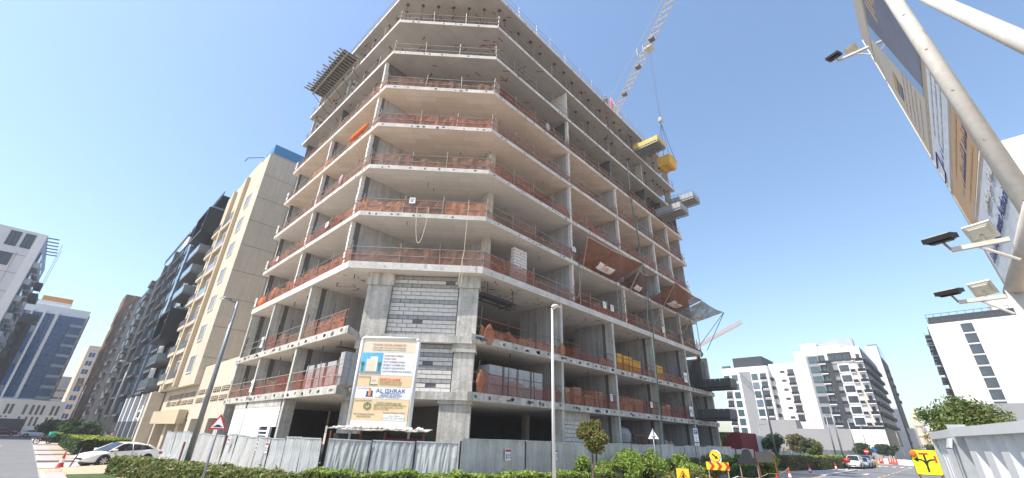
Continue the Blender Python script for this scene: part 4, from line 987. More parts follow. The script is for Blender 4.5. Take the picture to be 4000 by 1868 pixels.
hedge('green hedge with bright top along the right street beyond the cones', [(73, 14.9), (110, 13.2)], 3.2, 1.55, 9000, .17, 'leaf_hedge', top_m='leaf_fresh')
hedge('dry dark hedge end facing the parked motorbike', [(64.5, 16.6), (73, 15.4)], 2.6, 1.5, 4500, .15, 'leaf_dry', top_m='leaf_hedge')
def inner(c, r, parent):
    # dark lumpy mass that paints in the shade inside a bush or crown
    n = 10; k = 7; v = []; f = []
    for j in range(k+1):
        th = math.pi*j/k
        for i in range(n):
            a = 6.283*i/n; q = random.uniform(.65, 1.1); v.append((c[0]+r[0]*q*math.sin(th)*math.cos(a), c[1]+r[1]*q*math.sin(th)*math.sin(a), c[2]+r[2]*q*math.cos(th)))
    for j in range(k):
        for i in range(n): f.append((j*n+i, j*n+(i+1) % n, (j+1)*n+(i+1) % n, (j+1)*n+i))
    MB().add(v, f).build('inner_shade', 'hedge_core', parent)
def shrub(label, c, r, n, size, m, clumps=14, cat='shrub', name='shrub'):
    t = thing(name, label, cat, (c[0], c[1], 0))
    random.seed(int(c[0]*13+c[1]*7))
    for i in range(7):
        a = random.random()*6.28; e = (c[0]+r[0]*.6*math.cos(a), c[1]+r[1]*.6*math.sin(a), c[2]+r[2]*random.uniform(.0, .5))
        MB().tube((c[0]+.1*math.cos(a), c[1]+.1*math.sin(a), 0), e, .025, 5, .01).build('stem', 'bark', t)
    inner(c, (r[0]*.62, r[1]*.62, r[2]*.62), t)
    leaves(blob_points(c, r, n, clumps), size, 'foliage', m, t, asp=2.6)
    return t
shrub('feathery tall shrub at the fence right of the white lamp post', (19.3, 13.6, 1.1), (.7, .7, .95), 3500, .075, 'leaf_fresh', 9)
shrub('bright green bush behind the round topiary tree', (22.6, 13.3, .95), (1.5, 1.3, 1.05), 6500, .085, 'leaf_fresh', 18)
shrub('tallest bright green bush below the podium fence', (26.0, 13.9, 1.15), (2.0, 1.4, 1.15), 9000, .09, 'leaf_fresh', 22)
shrub('olive green bush behind the turned triangle sign', (30.8, 13.7, .85), (2.0, 1.3, .95), 7000, .095, 'leaf_fresh', 18)
shrub('dry green bush between parking sign and chevron board', (35.5, 13.8, .85), (2.6, 1.4, 1.0), 7500, .105, 'leaf_mixed', 20)
shrub('brownish bush below the chevron board', (27.5, 11.9, .55), (2.6, .9, .7), 7000, .08, 'leaf_mixed', 18)
shrub('green bush beside the covered sign boards', (41.5, 13.9, .9), (2.8, 1.5, 1.05), 8500, .115, 'leaf_fresh', 20)
shrub('yellow-flecked bush at the end of the planting near the road', (48.3, 13.9, .9), (2.7, 1.7, 1.05), 8500, .125, 'leaf_lime', 18)
shrub('dark low bush beneath the covered sign boards', (40, 12.2, .5), (3.4, .7, .65), 5500, .1, 'leaf_dark', 16)
def tree(label, base, h, c, r, n, size, m, trunk=.07, limbs=7, clumps=16, name='street_tree', stems=1, lean=(0, 0)):
    t = thing(name, label, 'tree', (base[0], base[1], 0)); random.seed(int(base[0]*31+base[1]*17))
    tr = MB(); b = Vector((base[0], base[1], 0)); cc = Vector(c)
    for s in range(stems):
        o = Vector((random.uniform(-.12, .12), random.uniform(-.12, .12), 0)) if stems > 1 else Vector((0, 0, 0))
        p = b+o; k = 5; last = p
        for i in range(1, k+1):
            q = p.lerp(cc-Vector((0, 0, r[2]*.45)), i/k)+Vector((random.uniform(-.04, .04), random.uniform(-.04, .04), 0))
            tr.tube(last, q, trunk*(1-.1*(i-1)), 8, trunk*(1-.1*i), cap=False); last = q
        for i in range(limbs):
            a = 6.283*i/limbs+random.uniform(-.3, .3); e = cc+Vector((math.cos(a)*r[0]*.7, math.sin(a)*r[1]*.7, r[2]*random.uniform(-.3, .6)))
            mid = last.lerp(e, .5)+Vector((0, 0, .1*r[2])); tr.tube(last, mid, trunk*.5, 6, trunk*.32, cap=False); tr.tube(mid, e, trunk*.32, 5, trunk*.1, cap=False)
    tr.build('trunk', 'bark', t, True)
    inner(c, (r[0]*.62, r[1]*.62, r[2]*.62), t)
    leaves(blob_points(c, r, n, clumps), size, 'crown', m, t, asp=2.2)
    return t
tree('round topiary tree with brown-green crown beside white lamp post', (16.45, 11.05), 2.6, (16.6, 11.1, 2.72), (.68, .68, .60), 8000, .062, 'leaf_mixed', .045, 6, 26, stems=3)
tree('leafy tree with scattered reddish leaves above the near fence', (14.0, -.2), 3.4, (14.0, -.24, 3.05), (.74, .74, .68), 10000, .036, 'leaf_green', .09, 9, 26)
tree('dark leafy street tree beside the silver suv', (6.0, 92), 3.0, (6.2, 92, 2.0), (2.6, 2.2, 1.15), 3500, .22, 'leaf_dark', .12)
tree('second dark street tree along the left street', (5.3, 104), 3.4, (5.3, 104, 2.4), (2.3, 2.2, 1.3), 3000, .24, 'leaf_dark', .12)
tree('third dark street tree farthest along the left street', (4.4, 122), 3.4, (4.2, 122, 2.1), (2.8, 2.6, 1.3), 2600, .28, 'leaf_dark', .12)
tree('small round street tree in front of the far grey plot wall', (72.5, 18.5), 4, (72.5, 18.4, 3.05), (1.35, 1.35, 1.35), 2600, .16, 'leaf_dark', .1)
tree('street tree with thin olive crown right of the first round tree', (78, 14.9), 4, (78, 15.0, 2.75), (1.5, 1.5, 1.3), 2600, .16, 'leaf_hedge', .1)
tree('yellowish feathery tree behind the olive street tree', (88, 18.2), 4, (88, 18.2, 3.2), (2.6, 2.6, 1.5), 2200, .2, 'leaf_dry', .1)
tree('small umbrella tree in front of the red container', (60.5, 21.5), 4, (60.5, 21.5, 3.5), (1.3, 1.3, .6), 1300, .14, 'leaf_hedge', .08)
tree('yellowish bush tree against the end of the podium', (54.2, 19.8), 4, (54.2, 19.8, 2.6), (.9, .9, 1.1), 1300, .14, 'leaf_lime', .07)
for i, (x, y) in enumerate(((118, 14.2), (124, 14.6), (131, 12.2), (138, 11.2))): tree('round clipped street tree by the far barriers, %s from left' % ords[i], (x, y), 3.4, (x, y, 2.7), (1.6, 1.6, 1.3), 1200, .25, 'leaf_dark', .1)
shrub('dark green treetops behind the lime diversion signs', (150, 3.5, 2.2), (7, 4, 2.0), 2500, .35, 'leaf_dark', 18)
# ------------------------------------------------------------------ street lamps
def lamp(label, x, y, h, az, m='pole_grey', r0=.11, arm=.9, head=.75, group='street lamps'):
    t = thing('street_lamp', label, 'street lamp', (x, y, 0), az, group)
    MB().tube((0, 0, 0), (0, 0, .9), r0*1.25, 12, r0*1.2).build('base', m, t)
    for ch in list(t.children): ch.matrix_parent_inverse = Matrix()
    def loc(mb, nm, mm):
        o = bpy.data.objects.new(nm, mb.mesh(nm, mm, True)); C.objects.link(o); o.parent = t; return o
    loc(MB().tube((0, 0, .9), (0, 0, h), r0*1.1, 12, r0*.62), 'pole', m)
    loc(MB().tube((0, 0, h-.05), (arm, 0, h+.12), r0*.5, 8, r0*.4), 'arm', m)
    hb = MB(); hb.lathe((0, 0, 0), [(.02, 0), (.13, .02), (.15, .06), (.1, .12), (.02, .14)], 10)
    hb.v = [(arm-.15+v[0]*head*3.2, v[1]*1.2, h+.06+v[2]) for v in hb.v]; loc(hb, 'lamp_head', m)
    loc(MB().box(arm-.35, -.1, h+.045, arm+.15, .1, h+.065), 'lens', 'lamp_lens')
    return t
lamp('tall grey street lamp rising from the hedge at left', 6.0, 27.7, 9.15, R(160), 'pole_grey', .13, .75, .6)
lamp('tall white street lamp in front of the right building face', 15.6, 12.35, 8.25, R(-52), 'pole_white', .078, .3, .4)
lamp('grey street lamp behind the white car on left street', 6.0, 68.3, 9.3, R(180), 'pole_grey', .13)
lamp('slim grey street lamp far along the left street', 5.0, 112, 9.0, R(180), 'pole_grey', .12)
lamp('grey street lamp in front of the pale balcony block', 66, 16.7, 9.7, R(-30), 'pole_grey', .13)
lamp('grey street lamp beside the parked motorbike', 86.0, 12.75, 8.5, R(-90), 'pole_grey', .13)
lamp('slim grey street lamp behind the parked cars', 99, 15.7, 8.0, R(-90), 'pole_grey', .12)
lamp('slim grey street lamp left of the no entry sign', 112, 14.3, 7.8, R(-90), 'pole_grey', .12)
lamp('thin street lamp by the round clipped trees', 130, 14.5, 7.5, R(-90), 'pole_grey', .11)
lamp('farthest thin street lamp before the low white house', 165, 11.0, 7.4, R(-90), 'pole_grey', .11)
lamp('short thin lamp post in front of the container', 76, 20.8, 5.5, R(-90), 'pole_grey', .06)

# ------------------------------------------------------------------ traffic signs
def facing(x, y):
    d = Vector((-x, -y, 0)).normalized(); return Vector((-d.y, d.x, 0)), d      # u to the viewer's right, n towards viewer
def shape(poly, o, u, n, m, name, parent, th=.012, off=0.0):
    """flat plate from 2-D outline in (u, z)"""
    u = Vector(u); n = Vector(n); o = Vector(o); k = len(poly); mb = MB()
    a = sum(poly[i][0]*poly[(i+1) % k][1]-poly[(i+1) % k][0]*poly[i][1] for i in range(k))
    if a < 0: poly = poly[::-1]
    f = [o+u*p[0]+Vector((0, 0, p[1]))+n*(off+th) for p in poly]; b = [q-n*th for q in f]
    mb.add(f+b, [tuple(range(k)), tuple(range(2*k-1, k-1, -1))]+[(i, k+i, k+(i+1) % k, (i+1) % k) for i in range(k)])
    return mb.build(name, m, parent)
def rrect(w, h, r, k=5):
    out = []
    for cx, cy, a0 in ((w/2-r, h/2-r, 0), (-w/2+r, h/2-r, 90), (-w/2+r, -h/2+r, 180), (w/2-r, -h/2+r, 270)):
        for i in range(k+1): a = R(a0+90*i/k); out.append((cx+r*math.cos(a), cy+r*math.sin(a)))
    return out
def circ(r, n=24): return [(r*math.cos(6.2832*i/n), r*math.sin(6.2832*i/n)) for i in range(n)]
def tri(s, rr=.0): h = s*.866; return [(-s/2, -h/3), (s/2, -h/3), (0, 2*h/3)]
def sc2(p, k, dx=0, dz=0): return [(a*k+dx, b*k+dz) for a, b in p]
# speed hump warning triangle
x, y = 5.15, 20.7; u, n = facing(x, y); u = (u*.93+Vector((0, -.35, 0))).normalized(); n = Vector((u.y, -u.x, 0))
t = thing('warning_sign', 'red bordered triangle sign with speed hump symbol on grey pole', 'road sign', (x, y, 0))
MB().tube((x, y, 0), (x, y, 2.72), .042, 10).build('pole', 'pole_grey', t, True)
o = Vector((x, y, 2.68))+n*.05
shape(tri(.66), o, u, n, 'sign_red', 'border', t); shape(tri(.47), o, u, n, 'sign_white', 'face', t, .004, .013)
hump = [(-.155, -.1), (.155, -.1), (.155, -.07), (.11, -.07)]+[(.09*math.cos(R(a))*1.1, -.07+.055*math.sin(R(a))) for a in range(0, 181, 20)]+[(-.11, -.07), (-.155, -.07)]
shape(hump, o, u, n, 'sign_black', 'symbol', t, .004, .018)
# back of a triangle sign
x, y = 26.0, 13.0; u, n = facing(x, y)
t = thing('warning_sign', 'white back of a triangle sign on a slim grey pole', 'road sign', (x, y, 0))
MB().tube((x, y, 0), (x, y, 3.3), .035, 8).build('pole', 'pole_grey', t, True)
shape(tri(.63), (x, y, 2.92), u, -n, 'sign_white', 'back', t, .012, .04)
MB().obox(Vector((x, y, 2.84))-u*.14+n*.05, u*.28, Vector((0, 0, .05)), n*.03).build('bracket', 'pole_grey', t)
# parking sign
x, y = 33.4, 13.4; u, n = facing(x, y)
t = thing('parking_sign', 'narrow white and blue parking sign on a slim pole', 'road sign', (x, y, 0))
MB().tube((x, y, 0), (x, y, 3.6), .035, 8).build('pole', 'pole_grey', t, True)
o = Vector((x, y, 3.0))+n*.04
shape(rrect(.30, 1.12, .02), o, u, n, 'sign_white', 'panel', t); shape(rrect(.24, .30, .02), o+Vector((0, 0, .34)), u, n, 'sign_blue', 'blue_field', t, .004, .014)
text('P', .26, o+Vector((0, 0, .25))+n*.022, u, (0, 0, 1), 'sign_white', t, align='CENTER')
for j, (ww, m) in enumerate(((.06, 'ink_blue'), (.17, 'ink_grey'), (.15, 'ink_grey'), (.16, 'ink_grey'))): shape(rrect(ww, .03, .005), o+Vector((0, 0, .08-j*.1)), u, n, m, 'print_line', t, .003, .014)
shape(rrect(.26, .09, .01), o+Vector((0, 0, -.36)), u, n, 'sign_blue', 'blue_strip', t, .004, .014); shape(rrect(.18, .05, .005), o+Vector((0, 0, -.48)), u, n, 'ink_grey', 'print_line', t, .003, .014)
# chevron board with keep right disc
x, y = 23.5, 8.6; u, n = facing(x, y)
t = thing('chevron_board', 'yellow chevron board with red arrows under a yellow keep right disc', 'road sign', (x, y, 0))
o = Vector((x, y, 1.6))
shape([(-.5, -.17), (.5, -.17), (.5, .17), (-.5, .17)], o, u, n, 'sign_yellow', 'board', t)
for k in range(3):
    cx = -.38+k*.33; shape([(cx, .17), (cx+.13, .17), (cx+.26, 0), (cx+.13, -.17), (cx, -.17), (cx+.12, 0)], o, u, n, 'sign_red', 'chevron', t, .004, .013)
oc = o+Vector((0, 0, .42))-u*.06
shape(rrect(.5, .62, .24), oc+u*.03-Vector((0, 0, .03)), u, n, 'sign_white', 'disc_backing', t, .01, -.012)
shape(circ(.25), oc, u, n, 'sign_black', 'disc_rim', t); shape(circ(.235), oc, u, n, 'sign_yellow', 'disc', t, .004, .013)
ar = [(-.15, .03), (.05, .03), (.05, .09), (.17, 0), (.05, -.09), (.05, -.03), (-.15, -.03)]; ca, sa = math.cos(R(-42)), math.sin(R(-42))
shape([(p*ca-q*sa, p*sa+q*ca) for p, q in ar], oc, u, n, 'sign_black', 'arrow', t, .004, .018)
for s in (-.42, .42): MB().obox(Vector((x, y, 0))+u*(s-.02)-n*.04, u*.045, n*.035, Vector((0, 0, 1.5))).build('post', 'timber', t)
# roadworks sign
x, y = 23.8, 10.5; u, n = facing(x, y)
t = thing('roadworks_sign', 'yellow square roadworks sign with digging man triangle', 'road sign', (x, y, 0))
o = Vector((x, y, 1.02)); shape(rrect(.6, .72, .03), o, u, n, 'sign_yellow', 'panel', t)
shape(tri(.56), o-Vector((0, 0, .03)), u, n, 'sign_red', 'triangle', t, .004, .013); shape(tri(.42), o-Vector((0, 0, .03)), u, n, 'sign_yellow', 'triangle_field', t, .004, .018)
mn = [(-.02, .16), (.03, .17), (.05, .10), (.06, .02), (.09, -.12), (.05, -.12), (.02, -.02), (-.01, -.12), (-.05, -.12), (-.01, .02), (-.06, .0), (-.1, -.06), (-.12, -.04), (-.06, .06), (-.02, .1)]
shape(mn, o-Vector((0, 0, .03)), u, n, 'sign_black', 'worker_symbol', t, .004, .023); shape(sc2(circ(.03, 10), 1, .005, .19), o-Vector((0, 0, .05)), u, n, 'sign_black', 'worker_head', t, .004, .023)
MB().tube((x, y, 0), (x, y, .7), .03, 6).build('post', 'pole_grey', t)
# covered signs
x, y = 30.5, 9.35; u, n = facing(x, y)
t = thing('covered_sign', 'keep right sign wrapped in black cloth', 'road sign', (x, y, 0)); o = Vector((x, y, 1.68))
shape([(-.52, -.18), (.52, -.14), (.5, .17), (.28, .2), (.26, .45), (.2, .6), (.05, .68), (-.1, .66), (-.22, .55), (-.27, .4), (-.3, .19), (-.52, .16)], o, u, n, 'plastic_black', 'wrapping', t, .1, -.05)
for s in (-.46, .46): MB().obox(Vector((x, y, 0))+u*(s-.02)-n*.1, u*.05, n*.04, Vector((0, 0, 1.7))).build('post', 'timber', t)
x, y = 33.0, 9.05; u, n = facing(x, y)
t = thing('covered_sign', 'square board wrapped in dark cloth on leaning timber legs', 'road sign', (x, y, 0)); o = Vector((x, y, 1.9))
shape([(-.45, -.3), (.45, -.28), (.43, .3), (-.46, .3)], o, u, n, 'ply_dark', 'wrapping', t, .06, -.03)
for s in (-.48, .48): MB().tube(Vector((x, y, 0))+u*(s+.1)-n*.08, Vector((x, y, 2.25))+u*s-n*.03, .035, 6).build('post', 'rust', t)
# lime diversion signs
def diversion(label, x, y, w, zc, tilt=0):
    u, n = facing(x, y); u2 = (u*math.cos(tilt)+n*math.sin(tilt)); n2 = Vector((u2.y, -u2.x, 0))
    t = thing('diversion_sign', label, 'road sign', (x, y, 0)); o = Vector((x, y, zc))
    shape(rrect(w, w*1.12, w*.1), o, u2, n2, 'sign_black', 'rim', t); shape(rrect(w*.95, w*1.07, w*.08), o, u2, n2, 'sign_lime', 'panel', t, .004, .013)
    k = w/.75
    trunk_ = [(-.03, -.32), (.03, -.32), (.03, -.1), (.06, .0), (.13, .05), (.26, .07), (.26, .12), (.12, .10), (.03, .05), (.03, .27), (-.03, .27), (-.03, .05), (-.1, .1), (-.2, .11), (-.2, .16), (-.31, .08), (-.2, .0), (-.2, .06), (-.12, .05), (-.06, .0), (-.03, -.1)]
    shape(sc2(trunk_, k), o, u2, n2, 'sign_black', 'arrow', t, .004, .018)
    shape([(-.14*k, .25*k), (.12*k, .25*k), (.12*k, .31*k), (-.14*k, .31*k)], o, u2, n2, 'sign_red', 'bar', t, .004, .023); shape([(.25*k, -.01*k), (.31*k, -.01*k), (.31*k, .22*k), (.25*k, .22*k)], o, u2, n2, 'sign_red', 'bar', t, .004, .023)
    for s in (-.3*k, .3*k): MB().tube(Vector((x, y, 0))+u2*s-n2*.03, o+u2*s-n2*.03, .03, 6).build('post', 'rust', t)
    return t, o, u2, n2
t, o, u2, n2 = diversion('large lime yellow diversion sign with black arrow, nearer of two', 24, 1.0, .78, 2.15)
MB().lathe(o+u2*-.3+n2*.06+Vector((0, 0, .28)), [(.05, -.1), (.09, -.06), (.1, .02), (.07, .1), (.02, .13)], 10).build('beacon', 'orange_cloth', t)
diversion('smaller lime yellow diversion sign behind the first one', 33, .55, .78, 2.2)
# orange warning disc sign, no entry sign, direction posts far off
def discsign(label, x, y, z, r, m, m2=None):
    u, n = facing(x, y); t = thing('disc_sign', label, 'road sign', (x, y, 0)); MB().tube((x, y, 0), (x, y, z), .04, 6).build('pole', 'pole_grey', t)
    shape(circ(r), (x, y, z), u, n, m, 'disc', t, .012, .05)
    if m2: shape([(-r*.7, -r*.16), (r*.7, -r*.16), (r*.7, r*.16), (-r*.7, r*.16)], (x, y, z), u, n, m2, 'bar', t, .006, .064)
discsign('red no entry disc above the violet roofed taxi', 107, 12.2, 2.3, .4, 'sign_red', 'sign_white')
discsign('blue roundabout disc far down the right street', 128, 13.2, 2.6, .45, 'sign_blue')
discsign('small yellow disc sign beside the second diversion sign', 40, .35, 2.1, .22, 'sign_yellow')
for i, (x, y) in enumerate(((119, 14.6), (124, 13.4))):
    tag(MB().box(x, y-.3, 3.2, x+.05, y+.9, 3.5).tube((x, y, 0), (x, y, 3.5), .06, 6).build('direction_post', 'pole_grey'), 'thin grey direction post behind the parked cars, %s' % ('left' if i == 0 else 'right'), 'sign post')

# ------------------------------------------------------------------ cones, tape, barriers
def cone(label, x, y, h=.75, group='traffic cones'):
    t = thing('traffic_cone', label, 'traffic cone', (x, y, 0), 0, group)
    def loc(mb, nm, m):
        o = bpy.data.objects.new(nm, mb.mesh(nm, m, False)); C.objects.link(o); o.parent = t
    loc(MB().box(-.2, -.2, 0, .2, .2, .045), 'foot', 'cone_red')
    rr = lambda z: .15*(1-z/h)+.022
    for a, b, m in ((.045, .3, 'cone_red'), (.3, .55, 'cone_white'), (.55, 1.0, 'cone_red')):
        z0, z1 = a if a < .1 else a*h, b*h; loc(MB().lathe((0, 0, 0), [(rr(z0), z0), (rr(z1), z1)], 12), 'band', m)
cone('red and white traffic cone in front of the white sedan', 2.3, 42.0, .95)
cone('traffic cone on the pavement right of the planting', 59.8, 12.2, .95); cone('traffic cone left of the motorbike', 73.4, 12.0, .95)
cone('leaning cone below the covered boards', 33.4, 8.7, 1.0); cone('cone nearest the planting corner', 44.5, 10.6, 1.05)
cone('cone half hidden beside the chevron board', 27.8, 9.0, .9); cone('cone behind the lime diversion signs', 45, .9, .9)
tag(MB().tube((2.65, 40.6, 0), (2.95, 41.4, 1.15), .04, 6).build('leaning_pole', 'steel_dark'), 'dark leaning pole beside the traffic cone at left', 'pole')
for i, (a, b) in enumerate((((23.9, 9.9), (27.6, 9.1)), ((27.6, 9.1), (32.8, 9.0)), ((33.2, 9.0), (44.3, 10.5)))):
    pts = [(a[0]+(b[0]-a[0])*s/6, a[1]+(b[1]-a[1])*s/6, 1.0-.18*math.sin(math.pi*s/6)) for s in range(7)]
    tag(MB().path(pts, .022).build('barrier_tape', 'cone_white' if i == 0 else 'carton'), 'sagging barrier tape %s' % ('left of the chevron board', 'between chevron board and covered signs', 'between covered signs and the road cone')[i], 'tape')
for i, (x, y, m) in enumerate(((130, 12.1, 'barrier_red'), (128.5, 11.2, 'cone_white'), (127, 10.3, 'barrier_red'), (125.6, 9.4, 'barrier_red'), (123.5, 8.5, 'cone_white'), (120.5, 7.6, 'cone_white'))):
    t = thing('road_barrier', '%s plastic road barrier across the far road, %s from left' % ('red' if m == 'barrier_red' else 'white', ['first', 'second', 'third', 'fourth', 'fifth', 'sixth'][i]), 'barrier', (x, y, 0), R(-68), 'plastic barriers across the road')
    prof = [(-.3, 0), (.3, 0), (.3, .2), (.12, .4), (.1, 1.0), (-.1, 1.0), (-.12, .4), (-.3, .2)]
    mb = MB(); mb.add([(-.95, p, q) for p, q in prof]+[(.95, p, q) for p, q in prof], [tuple(range(8)), tuple(range(15, 7, -1))]+[(i2, 8+i2, 8+(i2+1) % 8, (i2+1) % 8) for i2 in range(8)])
    ob = bpy.data.objects.new('body', mb.mesh('body', m)); C.objects.link(ob); ob.parent = t
    for k in range(4):
        ob = bpy.data.objects.new('stripe', MB().box(-.75+k*.45, -.14, .45, -.6+k*.45, -.105, .95).mesh('stripe', 'cone_white')); C.objects.link(ob); ob.parent = t
tag(MB().lathe((101, 10.9, 0), [(.4, 0), (.42, .9), (.36, 1.05), (.1, 1.1)], 12).build('litter_bin', 'brick_bundle'), 'yellow bin at the kerb beyond the taxi', 'bin')

# ------------------------------------------------------------------ cars
def car(name, label, loc, rz, body, kind='sedan', roof=None, group=None, cat='car'):
    """x forwards; lofted body shell, glass house, separate roof, wheels, lamps"""
    t = thing(name, label, cat, loc, rz, group)
    def put(mb, nm, m, smooth=True, par=None):
        o = bpy.data.objects.new(nm, mb.mesh(nm, m, smooth)); C.objects.link(o); o.parent = par or t; return o
    L = 4.8 if kind == 'sedan' else 4.6; Hh = 1.46 if kind == 'sedan' else 1.72; W = .9
    if kind == 'sedan':
        st = [(-2.40, .42, .86, .60), (-2.34, .30, .98, .72), (-2.1, .24, 1.03, .82), (-1.6, .2, 1.02, .88), (-.9, .19, .98, .9), (0, .19, .95, .9), (.7, .19, .93, .9), (1.15, .2, .90, .89), (1.7, .22, .82, .86), (2.1, .26, .74, .78), (2.32, .32, .66, .66), (2.42, .40, .56, .5)]
        gh = [(-1.95, 1.02, .62), (-1.35, 1.32, .62), (-.7, 1.44, .60), (0, 1.46, .60), (.35, 1.42, .60), (1.25, .93, .70)]
    else:
        st = [(-2.28, .45, 1.02, .74), (-2.2, .3, 1.1, .82), (-1.8, .26, 1.12, .88), (-1, .25, 1.1, .9), (0, .25, 1.08, .9), (.8, .25, 1.06, .9), (1.3, .26, 1.04, .88), (1.8, .28, .98, .84), (2.15, .32, .88, .76), (2.3, .42, .72, .62)]
        gh = [(-2.2, 1.12, .74), (-1.95, 1.6, .66), (-1.3, 1.7, .66), (0, 1.72, .66), (.45, 1.66, .64), (1.3, 1.06, .74)]
    v = []; f = []; ring = 12
    for x, zb_, zt, hw in st:
        zm = (zb_+zt)/2
        half = [(0, zb_), (hw*.8, zb_), (hw*.98, zb_+.1), (hw, zm), (hw*.97, zt-.1), (hw*.86, zt), (0, zt+.035)]
        sec = half+[(-a, b) for a, b in half[-2:0:-1]]
        v += [(x, a, b) for a, b in sec]
    ring = len(sec)
    for i in range(len(st)-1):
        for j in range(ring): f.append((i*ring+j, (i+1)*ring+j, (i+1)*ring+(j+1) % ring, i*ring+(j+1) % ring))
    f.append(tuple(range(ring))); f.append(tuple((len(st)-1)*ring+j for j in range(ring-1, -1, -1)))
    mb = MB(); mb.add(v, f); bo = put(mb, 'body', body)
    # glass house and roof skin
    def house(mb2, s, lift, i0=0, i1=99):
        gv = []; G = gh[i0:i1]
        for x, z, hw in G:
            zb2 = .9 if kind == 'sedan' else 1.05
            zb2 = min(zb2, z-.02); bw = .80 if kind == 'sedan' else .84
            gv += [(x, -bw*s, zb2), (x, -hw*s, z-.05+lift), (x, -hw*.8*s, z+lift), (x, hw*.8*s, z+lift), (x, hw*s, z-.05+lift), (x, bw*s, zb2)]
        gf = []
        for i in range(len(G)-1):
            for j in range(5): gf.append((i*6+j, i*6+j+1, (i+1)*6+j+1, (i+1)*6+j))
        gf += [(0, 5, 4, 3, 2, 1), tuple((len(G)-1)*6+j for j in range(6))]
        mb2.add(gv, gf)
    gl = MB(); house(gl, 1, 0); put(gl, 'window', 'car_glass', False)
    rf = MB(); rm = roof or body; gg = gh[1:5]; rv = []
    for x, z, hw in gg: rv += [(x, -hw*1.01, z-.055), (x, -hw*.82, z+.012), (x, 0, z+.035), (x, hw*.82, z+.012), (x, hw*1.01, z-.055)]
    rfz = []
    for i in range(3):
        for j in range(4): rfz.append((i*5+j, (i+1)*5+j, (i+1)*5+j+1, i*5+j+1))
    rf.add(rv, rfz); put(rf, 'roof', rm)
    zb2 = .95 if kind == 'sedan' else 1.08
    for s in (-1, 1):
        pl = MB(); a = gh[-1]; b_ = gh[-2]; pl.tube((a[0]-.02, s*.80, zb2-.03), (b_[0], s*b_[2]*1.0, b_[1]-.04), .04, 6)
        c_ = gh[0]; d_ = gh[1]; pl.tube((c_[0], s*(.72 if kind == 'sedan' else .78), c_[1]), (d_[0], s*d_[2], d_[1]-.04), .07, 6)
        pl.tube((-.25, s*.83, zb2), (-.25, s*.62, Hh-.06), .03, 6); pl.tube(gh[1] and (gh[1][0], s*gh[1][2]*1.01, gh[1][1]-.05), (0, s*gh[3][2]*1.01, gh[3][1]-.05), .03, 6); pl.tube((0, s*gh[3][2]*1.01, gh[3][1]-.05), (gh[4][0], s*gh[4][2]*1.01, gh[4][1]-.05), .03, 6)
        put(pl, 'pillar', rm)
        put(MB().box(.85, s*.86, zb2-.02, 1.08, s*1.05, zb2+.12), 'mirror', body)
        put(MB().box(.1, s*.895, .78, .3, s*.925, .81), 'door_handle', body); put(MB().box(-.95, s*.895, .8, -.75, s*.925, .83), 'door_handle', body)
        put(MB().box(-.235, s*.893, .3, -.225, s*.912, .9), 'door_seam', 'plastic_black'); put(MB().box(.83, s*.88, .3, .84, s*.906, .88), 'door_seam', 'plastic_black')
        fx = st[-2][0]; fz = st[-2][2]
        put(MB().obox((fx-.28, s*.44, fz-.13), (.25, s*.06-s*.12, -.02), (0, s*.24, 0), (0, 0, .14)), 'headlight', 'lamp_lens')
        rx = st[0][0]; put(MB().box(rx-.02, s*.42, st[0][2]-.16, rx+.26, s*(st[2][3]-.04), st[0][2]-.0), 'tail_light', 'tail_red')
        for x in (1.42, -1.36):
            wy = s*.72
            put(MB().tube((x, s*.6, .36), (x, s*.915, .36), .395, 24), 'wheel_arch', 'plastic_black')
            w_ = put(MB().tube((x, s*.7, .33), (x, s*.925, .33), .335, 24), 'wheel', 'tyre')
            rmb = MB(); rmb.tube((x, s*.85, .33), (x, s*.932, .33), .235, 20); put(rmb, 'rim', 'plastic_black', False, w_)
            sp = MB()
            for k in range(7):
                a = 6.283*k/7; d = Vector((math.cos(a), 0, math.sin(a))); e = Vector((-d.z, 0, d.x))*.035; c0 = Vector((x, s*.93, .33))
                sp.obox(c0+d*.04-e, d*.19, e*2, Vector((0, s*.012, 0)))
            sp.tube((x, s*.92, .33), (x, s*.945, .33), .06, 10); put(sp, 'spokes', 'rim', False, w_)
    nx = st[-1][0]; put(MB().box(nx-.08, -.35, .42, nx+.01, .35, .54), 'grille', 'plastic_black'); put(MB().box(nx-.03, -.26, .3, nx+.03, .26, .4), 'number_plate', 'sign_white')
    put(MB().box(st[0][0]-.03, -.26, .6, st[0][0]+.02, .26, .71), 'number_plate', 'sign_white')
    put(MB().box(-1.9, -.7, .12, 1.9, .7, .24), 'underbody', 'plastic_black')
    return t
car('sedan_car', 'white sedan with dark windows parked at left in front of the fence', (5.2, 43.4, .01), R(206), 'car_white')
car('suv_car', 'silver suv parked beyond the hedges on left street', (8.0, 97.5, .12), R(-20), 'car_silver', 'suv')
car('hatchback_car', 'white car parked at the far end of left street', (1.8, 131, .01), R(0), 'car_white')
car('sedan_car', 'dark red car in front of the far blue tower', (-3.2, 148, .01), R(0), 'car_red')
car('suv_car', 'white suv parked behind the delivery motorbike', (85.5, 11.5, .02), R(180), 'car_white', 'suv')
car('suv_car', 'taxi with cream body and violet roof parked at right', (96.0, 11.3, .02), R(180), 'car_cream', 'suv', roof='car_violet')
car('sedan_car', 'silver sedan between the white suv and the taxi', (90.5, 11.1, .02), R(180), 'car_silver')
car('suv_car', 'dark suv half hidden behind the hedge under the round tree', (79.5, 20.2, .0), R(10), 'car_dark', 'suv')
